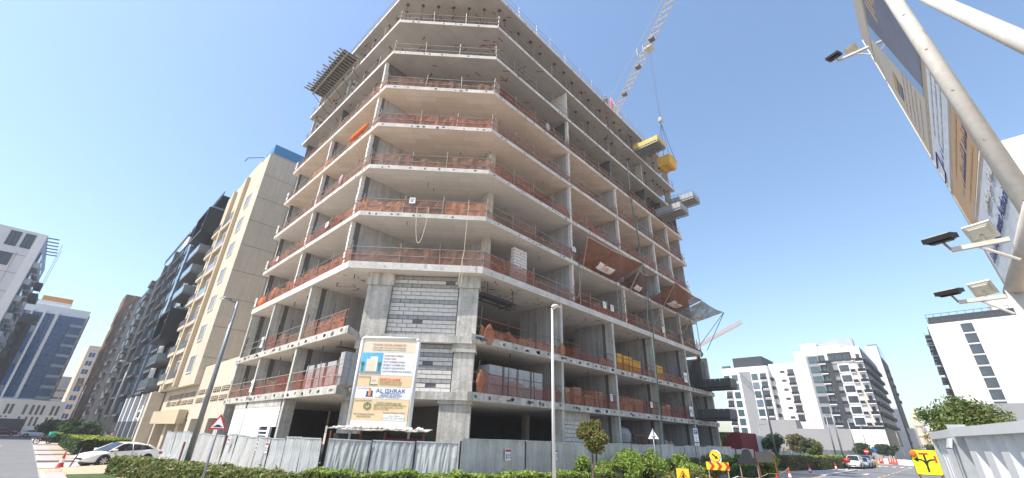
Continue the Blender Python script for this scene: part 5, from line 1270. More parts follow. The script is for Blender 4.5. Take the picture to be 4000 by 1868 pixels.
# motorbikes
def bike(label, loc, rz, box_m):
    t = thing('motorbike', label, 'motorbike', loc, rz)
    def put(mb, nm, m, par=None):
        o = bpy.data.objects.new(nm, mb.mesh(nm, m, True)); C.objects.link(o); o.parent = par or t; return o
    for x in (-.65, .65):
        w_ = MB(); pts = [(x+.3*math.cos(a*6.283/16), 0, .31+.3*math.sin(a*6.283/16)) for a in range(17)]; w_.path(pts, .055, 6); wo = put(w_, 'wheel', 'tyre')
        sp = MB()
        for k in range(8): a = k*6.283/8; sp.tube((x, 0, .31), (x+.27*math.cos(a), 0, .31+.27*math.sin(a)), .008, 4)
        put(sp, 'spokes', 'rim', wo)
    put(MB().path([(.65, 0, .31), (.45, 0, .95)], .04), 'fork', 'steel_dark'); put(MB().path([(.42, -.32, 1.02), (.46, 0, .98), (.42, .32, 1.02)], .02), 'handlebar', 'steel_dark')
    put(MB().path([(-.65, 0, .31), (-.1, 0, .45), (.42, 0, .85)], .07), 'frame', 'steel_dark'); put(MB().box(-.2, -.16, .35, .25, .16, .65), 'engine', 'plastic_black')
    put(MB().box(-.6, -.14, .72, .1, .14, .82), 'seat', 'plastic_black'); put(MB().box(.05, -.15, .72, .42, .15, .9), 'fuel_tank', 'car_red')
    b_ = put(MB().box(-.95, -.28, .84, -.4, .28, 1.38), 'delivery_box', box_m); put(MB().box(-.97, -.12, 1.0, -.952, .12, 1.22), 'emblem', 'sign_white', b_)
bike('delivery motorbike with red box at the kerb on the right', (80.0, 11.9, 0), R(160), 'sign_red')
bike('dark motorbike with teal box parked on the left pavement edge', (2.1, 87, .12), R(200), 'cloth_teal')
bike('motorbike with dark box behind the teal one', (3.6, 92.5, .12), R(200), 'plastic_black')
# person walking in front of the shops, skinned body
def person(label, loc, rz, shirt, legs, h=1.72):
    t = thing('person', label, 'person', loc, rz)
    def skin(name, verts, edges, rad, m, par):
        me = bpy.data.meshes.new(name); me.from_pydata(verts, edges, []); me.materials.append(MATS[m]); o = bpy.data.objects.new(name, me); C.objects.link(o); o.parent = par
        o.modifiers.new('skin', 'SKIN'); sv = me.skin_vertices[0].data
        for i, r in enumerate(rad): sv[i].radius = r if isinstance(r, tuple) else (r, r)
        sv[0].use_root = True; o.modifiers.new('sub', 'SUBSURF').levels = 1; o.modifiers['sub'].render_levels = 2
        for p in me.polygons: p.use_smooth = True
        return o
    k = h/1.72
    V = [(0,0,.95),(0,0,1.15),(0,0,1.38),(0,0,1.5),(.01,0,1.6),(.02,0,1.70),(0,.19,1.4),(.05,.25,1.12),(.14,.24,.88),(.17,.24,.78),(0,-.19,1.4),(-.06,-.25,1.12),(-.02,-.24,.87),(.0,-.24,.77),(.0,.1,.88),(.12,.11,.5),(.06,.11,.1),(.2,.12,.04),(0,-.1,.88),(-.06,-.11,.5),(-.24,-.11,.14),(-.14,-.12,.05)]
    E_ = [(0,1),(1,2),(2,3),(3,4),(4,5),(2,6),(6,7),(7,8),(8,9),(2,10),(10,11),(11,12),(12,13),(0,14),(14,15),(15,16),(16,17),(0,18),(18,19),(19,20),(20,21)]
    rd = [.14,.14,.15,.055,.085,.08,.065,.05,.04,.035,.065,.05,.04,.035,.09,.065,.045,.04,.09,.065,.045,.04]
    b_ = skin('body', [tuple(c*k for c in q) for q in V], E_, [r*k for r in rd], 'skin', t)
    skin('shirt', [tuple(c*k for c in V[i]) for i in (0,1,2,6,7,10,11)], [(0,1),(1,2),(2,3),(3,4),(2,5),(5,6)], [.155,.155,.165,.08,.06,.08,.06], shirt, t)
    skin('trousers', [tuple(c*k for c in V[i]) for i in (0,14,15,16,18,19,20)], [(0,1),(1,2),(2,3),(0,4),(4,5),(5,6)], [.15,.105,.08,.06,.105,.08,.06], legs, t)
    hm = MB(); hm.lathe((.0, 0, 1.62*k), [(.085, 0), (.098, .06), (.08, .12), (.02, .15)], 10); o = bpy.data.objects.new('hair', hm.mesh('hair', 'plastic_black', True)); C.objects.link(o); o.parent = t
person('person in a rose top walking on the pavement behind the white sedan', (8.5, 84.0, .12), R(250), 'cloth_rose', 'cloth_dark')
person('person in a dark jacket standing at the roof edge near the crane', (34.6, YR+.45, ZT[7]), R(200), 'cloth_dark', 'cloth_dark')
tag(MB().box(9.2, 84, 0, 9.6, 84.4, .9).build('yellow_box', 'brick_bundle'), 'small yellow bin beside the walking person', 'bin')

# ------------------------------------------------------------------ large roadside billboard overhead at right
YB = -1.4
bbd = thing('billboard', 'tall roadside billboard of stacked banners on thick cream pipes overhead', 'billboard', (10.3, YB, 0))
def xl(z): return 10.55+(z-5.0)*.36
def xr(z): return 7.35+(z-5.2)*.20
MB().tube((10.3, YB, 0), (10.3, YB, 4.95), .12, 16).build('post', 'post_cream', bbd, True)
MB().tube((10.55, YB, 4.95), (6.9, YB, 5.0), .12, 16).build('lower_beam', 'post_cream', bbd, True)
MB().tube((xr(4.9)-.10, YB, 4.9), (xr(14)-.10, YB, 14), .105, 18).build('side_pipe', 'post_cream', bbd, True)
MB().tube((4.0, YB+.02, 4.55), (7.4, YB+.02, 9.45), .075, 14).build('brace', 'post_cream', bbd, True)
MB().tube((6.9, YB, 0), (6.9, YB, 5.0), .11, 14).build('post', 'post_cream', bbd, True)
MB().tube((xl(4.9)+.05, YB, 4.9), (xl(13.9)+.05, YB, 13.9), .055, 10).build('side_pipe', 'post_cream', bbd, True)
def bquad(z0, z1, m, name, y=YB+.03, a=0.0, b=1.0, inset=.05, th=.012):
    q = []
    for z, s in ((z0, b), (z0, a), (z1, a), (z1, b)):
        x0, x1 = xl(z)-inset, xr(z)+inset; q.append((x0+(x1-x0)*s, y+.0, z))
    mb = MB(); mb.add([Vector(p)+Vector((0, th, 0)) for p in q]+q, [(3, 2, 1, 0), (4, 5, 6, 7), (0, 1, 5, 4), (1, 2, 6, 5), (2, 3, 7, 6), (3, 0, 4, 7)])
    return mb.build(name, m, bbd)
for z0, z1, m, nm in ((5.12, 6.15, 'banner_white', 'banner'), (6.32, 7.2, 'print_amber', 'banner'), (7.36, 8.22, 'banner_white', 'banner'), (8.44, 12.5, 'print_beige', 'banner'), (12.7, 14.0, 'print_beige', 'banner')): bquad(z0, z1, m, nm)
for z in (5.07, 6.235, 7.28, 8.33, 12.6): MB().tube((xl(z), YB+.02, z), (xr(z), YB+.02, z), .035, 8).build('cross_rail', 'post_cream', bbd)
for k in range(9): MB().tube((xr(5.15+k*1.0), YB+.06, 5.15+k*1.0), (xr(5.15+k)-.2, YB+.02, 5.2+k), .02, 5).build('tie', 'steel_tube', bbd)
bquad(5.08, 5.12, 'plastic_black', 'banner_gap', YB+.0, .0, .8)
# dusk photograph with a dark diagonal foreground on the big panel
def pq(pts, m, name, y): mb = MB(); mb.add([(xl(z)-.06+(xr(z)-xl(z)+.12)*s, y, z) for s, z in pts], [tuple(range(len(pts)-1, -1, -1))]); return mb.build(name, m, bbd)
pq([(.38, 12.45), (1, 12.45), (1, 8.47), (.70, 8.47)], 'print_dusk', 'print', YB+.047)
pq([(.25, 12.45), (.38, 12.45), (.70, 8.47), (.62, 8.47)], 'glass_light', 'print', YB+.046)
for k in range(7): pq([(.6+.05*k, 12.2), (.63+.05*k, 12.2), (.64+.05*k, 11.2+.1*(k % 3)), (.61+.05*k, 11.2+.1*(k % 3))], 'print_amber', 'print', YB+.050)
UB, VB = (-1, 0, 0), (0, 0, 1)
def bbt(s, size, sx_, z, m, sx=1.0): return text(s, size, (xl(z)-.06+(xr(z)-xl(z))*sx_, YB+.055, z), UB, VB, m, bbd, sx=sx)
bbt('Dubai Development Authority', .27, .04, 5.45, 'ink_navy', .93)
def scrawl(s0, s1, z, h, m, seed, r=.014, y=YB+.045):
    # a printed line too far off to read: flat letter-sized strokes
    random.seed(seed); x0 = xl(z)-.06+(xr(z)-xl(z))*s0; x1 = xl(z)-.06+(xr(z)-xl(z))*s1; x = x0; mb = MB()
    while x > x1:
        w_ = h*random.uniform(.25, .7); hh = h*random.choice((.6, .75, 1.0, .7)); mb.add([(x, y, z), (x-w_, y, z+.1*h), (x-w_, y, z+hh), (x-w_*.6, y, z+hh), (x-w_*.6, y, z+.35*h), (x, y, z+.3*h)], [(5, 4, 3, 2, 1, 0)])
        x -= w_+h*random.choice((.12, .12, .15, .5))
    tag(mb.build('print_line', m, bbd), kind='stuff')
bbt(arabic('\u0633\u0644\u0637\u0629 \u062f\u0628\u064a \u0644\u0644\u062a\u0637\u0648\u064a\u0631'), .22, .5, 5.85, 'ink_grey')
scrawl(.34, .9, 6.66, .24, 'ink_navy', 4); scrawl(.22, .3, 6.7, .1, 'ink_grey', 5)
scrawl(.28, .92, 7.02, .09, 'ink_brown', 6); scrawl(.28, .85, 6.45, .09, 'ink_brown', 7)
MB().lathe((0, 0, 0), [(.27, 0), (.27, .01)], 20).build('logo', 'ink_blue', bbd)
lg = bbd.children[-1]; lg.matrix_parent_inverse = Matrix(); lg.location = (.45, .06, 6.8); lg.rotation_euler = (R(-90), 0, 0)
scrawl(.12, .34, 7.62, .26, 'ink_blue', 8)
for j in range(3): scrawl(.36, .95, 8.0-j*.2, .09, 'ink_grey', 20+j, .011)
MB().path([(11.45, YB+.05, 7.55), (10.95, YB+.05, 7.55), (10.85, YB+.05, 8.0), (11.6, YB+.05, 8.0)], .012, 4).build('logo', 'ink_navy', bbd)
for j in range(5): scrawl(.06, .5, 8.7+j*.26, .09, 'ink_brown', 30+j, .01)
pq([(.12, 10.6), (.3, 10.6), (.3, 10.3), (.12, 10.3)], 'ink_brown', 'print', YB+.05); pq([(.14, 10.2), (.3, 10.2), (.3, 9.95), (.14, 9.95)], 'print_dusk', 'print', YB+.05)
# floodlights on arms in front of the billboard
def flood(label, x, z, lamp_back=True):
    t = thing('floodlight', label, 'floodlight', (x, YB, z), 0, 'floodlights of the billboard')
    y0 = YB+.12; y1 = YB+(.68 if z < 9 else .80)
    MB().box(x-.03, y0, z-.03, x+.03, y1, z+.03).build('arm', 'post_cream', t)
    MB().tube((x, y0, z-.3), (x, y0+.3, z-.02), .02, 6).build('brace', 'post_cream', t)
    # dark lamp at the tip, tilted up to the board
    def head(c, w_, d_, th, tilt, m1, m2, m3, yaw=0):
        M = Matrix.Translation(c) @ Matrix.Rotation(yaw, 4, 'Z') @ Matrix.Rotation(tilt, 4, 'X')
        def bx(a, nm, m):
            mb = MB().box(*a); mb.v = [tuple(M @ Vector(q)) for q in mb.v]; return mb.build(nm, m, t)
        bx((-w_/2, -d_/2, 0, w_/2, d_/2, th), 'housing', m1); bx((-w_/2+.03, -d_/2+.03, -.012, w_/2-.03, d_/2-.03, -.002), 'back_plate', m2)
        bx((-w_/2+.03, -d_/2+.03, th+.002, w_/2-.03, d_/2-.03, th+.012), 'lens', m3)
        for k in range(6): bx((-w_/2+.05, -d_/2+.06+k*(d_-.12)/5-.012, -.03, w_/2-.05, -d_/2+.06+k*(d_-.12)/5+.012, -.014), 'fin', m2)
    head(Vector((x, y1+.06, z+.16)), .33, .27, .07, R(-12), 'flood_black', 'flood_black', 'lamp_lens', R(70))
    MB().tube((x, y1, z), (x, y1+.06, z+.16), .018, 6).build('bracket', 'steel_tube', t)
    head(Vector((x, y1-.34, z+.17)), .29, .25, .05, R(52), 'flood_white', 'flood_white', 'flood_white', R(68))
    MB().tube((x, y1-.34, z), (x, y1-.34, z+.15), .018, 6).build('bracket', 'steel_tube', t)
flood('pair of floodlights on a cream arm, middle one on the billboard', 8.2, 5.1)
flood('pair of floodlights on a cream arm, lowest one on the billboard', 10.4, 4.86)
flood('pair of floodlights on a cream arm, highest one near the top edge', 12.4, 12.45)

# ------------------------------------------------------------------ near fence of wide corrugated sheet
def near_fence():
    t = thing('sheet_fence', 'near pale fence of wide corrugated sheets with capping rail', 'fence', (7.5, -.1, 0))
    FH = 2.74
    def run(a, b, pitch, dep, nm):
        A = Vector((*a, 0)); B = Vector((*b, 0)); u = B-A; Ln = u.length; u.normalize(); n = Vector((-u.y, u.x, 0))
        if n.y < 0: n = -n
        k = max(2, round(Ln/pitch)); v = []; f = []; xs = []
        for i in range(k):
            for q, d in ((0, 0), (.30, 0), (.42, 1), (.86, 1), (.98, 0)): xs.append(((i+q)*pitch, d*dep))
        for x_, d in xs: v += [A+u*x_+n*d, A+u*x_+n*d+Vector((0, 0, FH-.05))]
        for i in range(len(xs)-1): f.append((2*i, 2*i+2, 2*i+3, 2*i+1))
        mb = MB(); mb.add(v, f); mb.build(nm, 'fence_near', t)
        MB().obox(A-n*.04+Vector((0, 0, FH-.07)), u*(k*pitch), n*(dep+.09), Vector((0, 0, .09))).build('capping_rail', 'fence_near', t)
    run((7.42, -.12), (3.6, -1.12), .40, .075, 'sheet'); run((9.3, .16), (7.55, -.08), .22, .035, 'sheet')
    MB().box(7.44, -.14, 0, 7.52, .02, FH+.06).build('post', 'galv', t); MB().box(9.28, .12, 0, 9.36, .24, FH+.03).build('post', 'galv', t)
    MB().path([(7.42, .03, FH-.1), (7.36, .06, FH-.2), (7.36, .06, .1)], .03, 6).build('post', 'galv', t)
near_fence()

# ------------------------------------------------------------------ tower cranes
def lattice(mb, A, B, w_, n, rch=.09, rb=.045, h=None):
    """triangular boom between A and B: two lower chords, one upper, zigzag bracing"""
    A = Vector(A); B = Vector(B); d = (B-A).normalized(); s = d.cross(Vector((0, 0, 1))).normalized()*(w_/2); up = Vector((0, 0, h or w_*.9))
    for o in (s, -s, up): mb.tube(A+o, B+o, rch, 6)
    for i in range(n):
        p = A.lerp(B, i/n); q = A.lerp(B, (i+1)/n); m = p.lerp(q, .5)
        for o in (s, -s): mb.tube(p+o, m+up, rb, 4); mb.tube(m+up, q+o, rb, 4)
        mb.tube(p+s, p-s, rb, 4); mb.tube(p+s, q-s, rb, 4)
    return mb
CZ = 52.0
def at_dir(azd, slope, z): D = (z-H)/slope; return Vector((D*math.cos(R(azd)), D*math.sin(R(azd)), z))
cr = thing('tower_crane', 'pale tower crane with long lattice jib rising behind the building roof', 'crane', (0, 0, 0))
root = at_dir(27.2, .878, CZ); tip = at_dir(15.0, 1.29, CZ); dirn = (tip-root).normalized()
cr.location = (root.x, root.y, 38)
tip2 = root+dirn*34
lattice(MB(), root, tip2, 1.0, 30, .05, .03).build('jib', 'crane_yellow', cr)
mst = MB()
for o in ((-.7, -.7), (.7, -.7), (.7, .7), (-.7, .7)): mst.tube((root.x+o[0], root.y+o[1], 38.0), (root.x+o[0], root.y+o[1], CZ-.5), .1, 6)
for i in range(8):
    za = 38+i*1.7; mst.tube((root.x-.7, root.y-.7, za), (root.x+.7, root.y-.7, za+1.7), .05, 4); mst.tube((root.x-.7, root.y+.7, za), (root.x-.7, root.y-.7, za+1.7), .05, 4)
mst.build('mast', 'crane_yellow', cr)
apex = root-dirn*1.5+Vector((0, 0, 4.6))
cat_ = MB(); sd = dirn.cross(Vector((0, 0, 1))).normalized()
for o in (sd*.7, -sd*.7): cat_.tube(root+o, apex, .1, 6); cat_.tube(root-dirn*2.6+o, apex, .1, 6)
for k in (.3, .55, .8): cat_.tube((root+sd*.7).lerp(apex, k), (root-sd*.7).lerp(apex, k), .06, 5)
cat_.build('cat_head', 'crane_red', cr)
MB().tube(apex, root+dirn*30+Vector((0, 0, 1.2)), .04, 5).build('tie_bar', 'crane_yellow', cr)
lattice(MB(), root, root-dirn*9, 1.3, 7, .08, .045).build('counter_jib', 'crane_yellow', cr)
tr = at_dir(20.4, 1.1057, CZ)
mb = MB().box(-.5, -.5, -.4, .5, .5, -.12); mb.v = [tuple(Vector(v)+tr) for v in mb.v]; mb.build('trolley', 'crane_yellow', cr)
mb = MB(); b0 = tr+sd*.9; mb.path([b0+Vector((0, 0, -1)), b0+Vector((.9, 0, -1)), b0+Vector((.9, 0, .2)), b0+Vector((0, 0, .2)), b0+Vector((0, 0, -1))], .05, 5); mb.path([b0+Vector((0, .9, -1)), b0+Vector((.9, .9, -1)), b0+Vector((.9, .9, .2)), b0+Vector((0, .9, .2)), b0+Vector((0, .9, -1))], .05, 5); mb.build('inspection_cage', 'crane_yellow', cr)
for k in (.12, .28, .42, .72):
    p = root+dirn*34*k; mb = MB().box(-.35, -.35, -.1, .35, .35, .35); mb.v = [tuple(Vector(v)+p) for v in mb.v]; mb.build('lamp_box', 'charcoal_steel', cr)
hk = Vector((tr.x, tr.y, H+.8173*math.hypot(tr.x, tr.y)-.0))
MB().tube(tr+Vector((.3, 0, -.4)), hk+Vector((.12, 0, .3)), .018, 4).build('cable', 'steel_dark', cr); MB().tube(tr+Vector((-.3, 0, -.4)), hk+Vector((-.12, 0, .3)), .018, 4).build('cable', 'steel_dark', cr)
mb = MB().lathe((hk.x, hk.y, hk.z-.5), [(.05, 0), (.28, .25), (.3, .6), (.18, .85), (.05, .9)], 10); mb.build('hook_block', 'crane_yellow', cr)
sk = thing('hanging_skip', 'yellow steel skip hanging from the crane hook beside the building', 'skip', (hk.x, hk.y, hk.z-9))
zz = hk.z-6.1; sxx, syy = hk.x, hk.y
for a in ((-.9, -.7), (.9, -.7), (.9, .7), (-.9, .7)): MB().tube((sxx, syy, hk.z-.5), (sxx+a[0], syy+a[1], zz), .03, 5).build('chain', 'ink_navy', sk)
mb = MB(); top = [(-1.0, -.8), (1.0, -.8), (1.0, .8), (-1.0, .8)]; bot = [(-.85, -.65), (.85, -.65), (.85, .65), (-.85, .65)]
V8 = [(sxx+a, syy+b, zz-1.15) for a, b in bot]+[(sxx+a, syy+b, zz) for a, b in top]; mb.add(V8, [(0, 3, 2, 1), (0, 1, 5, 4), (1, 2, 6, 5), (2, 3, 7, 6), (3, 0, 4, 7)]); mb.build('body', 'yellow_skip', sk)
MB().path([V8[4], V8[5], V8[6], V8[7], V8[4]], .06, 6).build('rim', 'yellow_skip', sk)
for k in range(4): MB().obox((sxx-1.06, syy-.7+k*.42, zz-1.1), (.06, 0, 0), (0, .1, 0), (0, 0, 1.1)).build('rib', 'yellow_skip', sk)
for k in range(2): MB().box(sxx-.8, syy-.5+k*.8, zz-1.3, sxx+.8, syy-.3+k*.8, zz-1.154).build('skid', 'yellow_skip', sk)
# distant crane at right
c2 = thing('tower_crane', 'small distant tower crane whose jib shows past the podium end', 'crane', (214, 80.8, 0))
a0 = Vector((214, 80.8, 45)); b0_ = Vector((175, 46.7, 45))
lattice(MB(), a0, b0_, 1.5, 30, .1, .06).build('jib', 'crane_pale', c2); MB().box(a0.x-.8, a0.y-.8, 0, a0.x+.8, a0.y+.8, 45).build('mast', 'crane_yellow', c2)
# ------------------------------------------------------------------ surrounding buildings
WM = {}
def wmesh(axis, w_, h, m, kind, t=.09):
    """kind frame / pane, for a wall facing -X ('x') or -Y ('y')"""
    k = (axis, round(w_, 2), round(h, 2), m, kind)
    if k in WM: return WM[k]
    mb = MB()
    def bx(a0, z0, a1, z1, d0, d1): mb.box(d0, a0, z0, d1, a1, z1) if axis == 'x' else mb.box(a0, d0, z0, a1, d1, z1)
    if kind == 'frame':
        bx(0, 0, w_, t, -.10, 0); bx(0, h-t, w_, h, -.10, 0); bx(0, t, t, h-t, -.10, 0); bx(w_-t, t, w_, h-t, -.10, 0)
        if w_ > 1.3: bx(w_/2-t/2, t, w_/2+t/2, h-t, -.08, 0)
    else: bx(t, t, w_-t, h-t, -.035, -.004)
    WM[k] = mb.mesh('window' if kind == 'frame' else 'pane', m); return WM[k]
def window(parent, axis, face, a, z, w_, h, glass='glass_dark', frame='frame_dark', t=.09):
    o = link('window', wmesh(axis, w_, h, frame, 'frame', t), parent, None); o.location = (face, a, z) if axis == 'x' else (a, face, z)
    p = bpy.data.objects.new('pane', wmesh(axis, w_, h, glass, 'pane', t)); C.objects.link(p); p.parent = o
    return o
def wb(parent, name, m, *b):
    mb = MB(); mb.box(*b); return mb.build(name, m, parent)
def balcony(parent, axis, face, a0, a1, z, out, slab_m='pale_wall', rail_m='rail_glass', rh=1.05, th=.28):
    if axis == 'x': b = wb(parent, 'balcony', slab_m, face-out, a0, z, face-.004, a1, z+th)
    else: b = wb(parent, 'balcony', slab_m, a0, face-out, z, a1, face-.004, z+th)
    mb = MB(); e = .04; zz0, zz1 = z+th+.004, z+th+rh
    if axis == 'x': mb.box(face-out, a0, zz0, face-out+e, a1, zz1).box(face-out+e, a0, zz0, face-.05, a0+e, zz1).box(face-out+e, a1-e, zz0, face-.05, a1, zz1)
    else: mb.box(a0, face-out, zz0, a1, face-out+e, zz1).box(a0, face-out+e, zz0, a0+e, face-.05, zz1).box(a1-e, face-out+e, zz0, a1, face-.05, zz1)
    mb.build('railing', rail_m, b); return b

# --- cream apartment building next door
t = thing('apartment_building', 'cream apartment building with flush windows beside the unfinished building', 'building', (20, 66, 0))
wb(t, 'wall', 'cream', 10.7, 57, 6.8, 30, 76.4, 37.0)
wb(t, 'roof_screen', 'blue_panel', 11.0, 57.3, 37.0, 29, 57.6, 38.7); wb(t, 'roof_screen', 'blue_panel', 11.0, 57.7, 37.0, 11.25, 60.8, 38.6)
wb(t, 'parapet', 'cream_trim', 10.9, 62, 37, 14, 70, 38.2)
for i in range(9):
    z = 9.6+3.4*i; wb(t, 'joint', 'joint_brown', 10.69, 56.985, z, 29, 56.998, z+.06)
for x in (14.6, 18.5): wb(t, 'joint', 'joint_brown', x, 56.984, 7, x+.06, 56.997, 36.8)
wb(t, 'downpipe', 'joint_brown', 15.6, 56.86, 7, 15.75, 56.98, 33.5)
for i in range(7):
    z = 8.2+3.62*i
    window(t, 'x', 10.7, 60.2, z, 2.3, 2.0, 'glass_pale', 'frame_white')
    wb(t, 'recess', 'mid_wall', 10.66, 66.2, z-.2, 10.69, 70.3, z+2.3); window(t, 'x', 10.66, 66.6, z, 2.8, 2.0, 'glass_pale', 'frame_white')
    balcony(t, 'x', 10.62, 66.0, 70.6, z-.75, .35, 'cream', 'glass_pale', .95, .5)
    balcony(t, 'x', 10.68, 71.6, 75.6, z-.6, .5, 'cream', 'glass_pale', .9, .4); window(t, 'x', 10.69, 72.2, z, 2.6, 1.9, 'glass_dark', 'frame_white')
for y in (64.6, 70.7): wb(t, 'pilaster', 'cream_trim', 10.25, y, 6.9, 10.69, y+.9, 36.2)
wb(t, 'podium_wall', 'cream', 11.3, 44.7, 3.4, 29, 56.98, 8.6); wb(t, 'podium_wall', 'cream', 11.4, 57, 3.4, 29, 76.3, 6.78)
for y in (44.7, 49.0, 55.5, 60, 66, 73.5): wb(t, 'pillar', 'cream', 11.2, y, 0, 12.4, y+1.5, 3.396)
wb(t, 'canopy', 'cream_trim', 10.5, 58.5, 2.9, 11.29, 73, 4.3); wb(t, 'back_wall', 'concrete_dark', 14, 44.8, 0, 14.3, 76, 3.39)
wb(t, 'cladding', 'cream', 9.9, 74.8, 0, 11.3, 76.3, 6.7)
for zz in (4.9, 5.7):
    for y0 in (45.6, 48.4, 51.2, 54.0, 58.2, 61.0, 63.8, 66.6, 69.4):
        x = 11.29 if y0 < 57 else 11.39
        v_ = wb(t, 'vent', 'frame_dark', x-.012, y0, zz, x-.002, y0+2.3, zz+.46)
        for k in range(2): wb(v_, 'slat', 'cream_trim', x-.06, y0, zz+.13+k*.16, x-.016, y0+2.3, zz+.18+k*.16)
        for k in range(4): wb(v_, 'bar', 'cream_trim', x-.07, y0+k*.75, zz-.02, x-.062, y0+.1+k*.75, zz+.48)
window(t, 'x', 13.9, 52, .3, 3.0, 2.9, 'glass_dark', 'frame_dark')
MB().path([(10.3, 58, 36.4), (8.6, 58.4, 35.6), (8.6, 60, 35.8)], .05).build('roof_bracket', 'frame_dark', t)

# --- black glass apartment building
t = thing('apartment_building', 'black framed apartment building with glass balconies beyond the cream one', 'building', (20, 90, 0))
wb(t, 'wall', 'black_clad', 11.0, 76.5, 7.0, 28, 103, 37.6)
for i in range(9):
    z = 7.2+3.36*i
    balcony(t, 'x', 10.98, 77.2, 84.4, z, 1.7, 'mid_wall', 'rail_glass', 1.1, .3)
    window(t, 'x', 10.98, 77.6, z+.5, 5.6, 2.6, 'glass_teal', 'frame_dark')
    for k in range(2): window(t, 'x', 10.7, 85.2+k*2.4, z+.25, 2.3, 3.2, 'glass_light', 'frame_white', .06)
    wb(t, 'floor_band', 'mid_wall', 10.5, 90.2, z, 10.98, 96.2, z+.4); window(t, 'x', 10.96, 90.6, z+.6, 5.2, 2.7, 'glass_dark', 'frame_dark')
    wb(t, 'panel', 'glass_light', 10.3, 96.6, z+.1, 10.9, 98.6, z+3.3); window(t, 'x', 10.98, 99, z+.4, 3.6, 2.7, 'glass_blue', 'frame_dark')
wb(t, 'bay_wall', 'black_clad', 10.72, 85.0, 7, 10.98, 90.0, 37.4)
for z in (13.9, 30.7):
    wb(t, 'box_frame', 'black_clad', 8.7, 77.0, z, 10.97, 84.7, z+.5); wb(t, 'box_frame', 'black_clad', 8.7, 77.0, z+4.0, 10.97, 84.7, z+4.4)
    wb(t, 'box_frame', 'black_clad', 8.7, 77.0, z+.504, 10.97, 77.5, z+3.996); wb(t, 'box_frame', 'black_clad', 8.7, 84.2, z+.504, 10.97, 84.7, z+3.996)
for k in range(3): MB().path([(10.0, 78+k*.02, 38.0+k*.45), (10.0, 100, 38.0+k*.45)], .05).build('roof_rail', 'frame_dark', t)
for k in range(12): MB().tube((10.0, 78+k*2, 37.6), (10.0, 78+k*2, 39.0), .05, 5).build('roof_post', 'frame_dark', t)
wb(t, 'roof_edge', 'black_clad', 9.8, 77, 37.6, 12, 101, 37.75); wb(t, 'penthouse', 'pale_wall', 12.0, 76.8, 37.76, 24, 90, 40.0)
wb(t, 'shop_wall', 'mid_wall', 11.0, 76.5, 0, 28, 103, 6.98)
for y in (76.7, 81.6, 86.0, 92, 97.5, 102): wb(t, 'pier', 'white_wall', 10.4, y, 3.2, 10.98, y+.9, 6.9); wb(t, 'pier', 'grey_wall', 10.45, y, 0, 10.98, y+.9, 3.19)
wb(t, 'sign_band', 'white_wall', 10.6, 77.7, 3.5, 10.98, 86.0, 4.7)
for k in range(11): wb(t, 'sign_letter', 'frame_dark', 10.55, 78.1+k*.7, 3.7, 10.59, 78.1+k*.7+.32+.12*(k % 3), 4.45+.1*(k % 2))
wb(t, 'emblem', 'sign_red', 10.9, 80.4, 5.0, 10.97, 80.8, 6.2); wb(t, 'emblem', 'sign_white', 10.9, 79.4, 5.2, 10.96, 80.2, 6.3)
for y, m in ((78.4, 'black_clad'), (80.3, 'black_clad'), (82.9, 'leaf'), (87.5, 'black_clad'), (93.5, 'black_clad'), (99, 'black_clad')):
    if m == 'leaf': window(t, 'x', 10.98, y, .3, 2.2, 2.8, mat('poster_green', (.09, .26, .03), .5, .1), 'frame_dark')
    else: window(t, 'x', 10.98, y, .1, 1.7, 2.9, 'glass_dark', 'frame_dark')
for y in (84.6, 90.6, 95.4): wb(t, 'screen_block', 'stone_dark', 10.85, y, 4.6, 10.97, y+1.2, 6.9)

# --- further buildings of the left street
t = thing('apartment_building', 'grey glass apartment building with angled floor bands further down the left street', 'building', (20, 120, 0))
wb(t, 'wall', 'dark_wall', 11.0, 103.2, 0, 28, 138, 39)
for i in range(10):
    z = 4.2+3.45*i
    for y, m in ((104, 'glass_dark'), (110, 'glass_light'), (116.5, 'glass_dark'), (123, 'glass_light'), (130, 'glass_dark')): window(t, 'x', 10.97, y, z+.4, 5.2, 2.6, m, 'frame_dark')
    for y in (109, 122): wb(t, 'floor_band', 'mid_wall', 10.4, y, z-.05, 10.96, y+6.2, z+.3)
    wb(t, 'panel', 'mid_wall', 10.2, 116, z, 10.96, 116.5, z+3.4); wb(t, 'panel', 'mid_wall', 10.4, 129, z, 10.96, 130, z+3.4)
for k in range(3): MB().path([(10.4, 106, 39.4+k*.5), (10.4, 132, 39.4+k*.5)], .06).build('roof_rail', 'frame_dark', t)
wb(t, 'stair_tower', 'pale_wall', 11.2, 112, 39, 17, 118, 43)
t = thing('apartment_building', 'dark stone apartment building with white balconies before the netted one', 'building', (20, 170, 0))
wb(t, 'wall', 'dark_wall', 11.0, 138.3, 0, 28, 204, 38)
for i in range(10):
    for y in (142, 176): balcony(t, 'x', 10.98, y, y+5, 5+3.5*i, .9, 'grey_wall', 'mid_wall', .8, .25)
    for y in (150, 158, 184, 194): window(t, 'x', 10.98, y, 5.3+3.3*i, 5.5, 2.4, 'glass_dark', 'frame_dark')
t = thing('netted_building', 'tall building wrapped in brown netting at the end of left street', 'building', (12, 215, 0))
nb = MB(); v = []; f = []
random.seed(4)
for i in range(9):
    for j in range(34): v.append((9.4+i*.6, 205-.45*random.random(), 1.4*j))
for i in range(8):
    for j in range(33): f.append((i*34+j, (i+1)*34+j, (i+1)*34+j+1, i*34+j+1))
nb.add(v, f).build('netting', 'brown_net', t); wb(t, 'wall', 'stone_dark', 9.5, 205.1, 0, 26, 217, 46.0)
v = []; f = []
for i in range(20):
    for j in range(34): v.append((9.45-.4*random.random(), 205+i*.6, 1.4*j))
for i in range(19):
    for j in range(33): f.append((i*34+j, i*34+j+1, (i+1)*34+j+1, (i+1)*34+j))
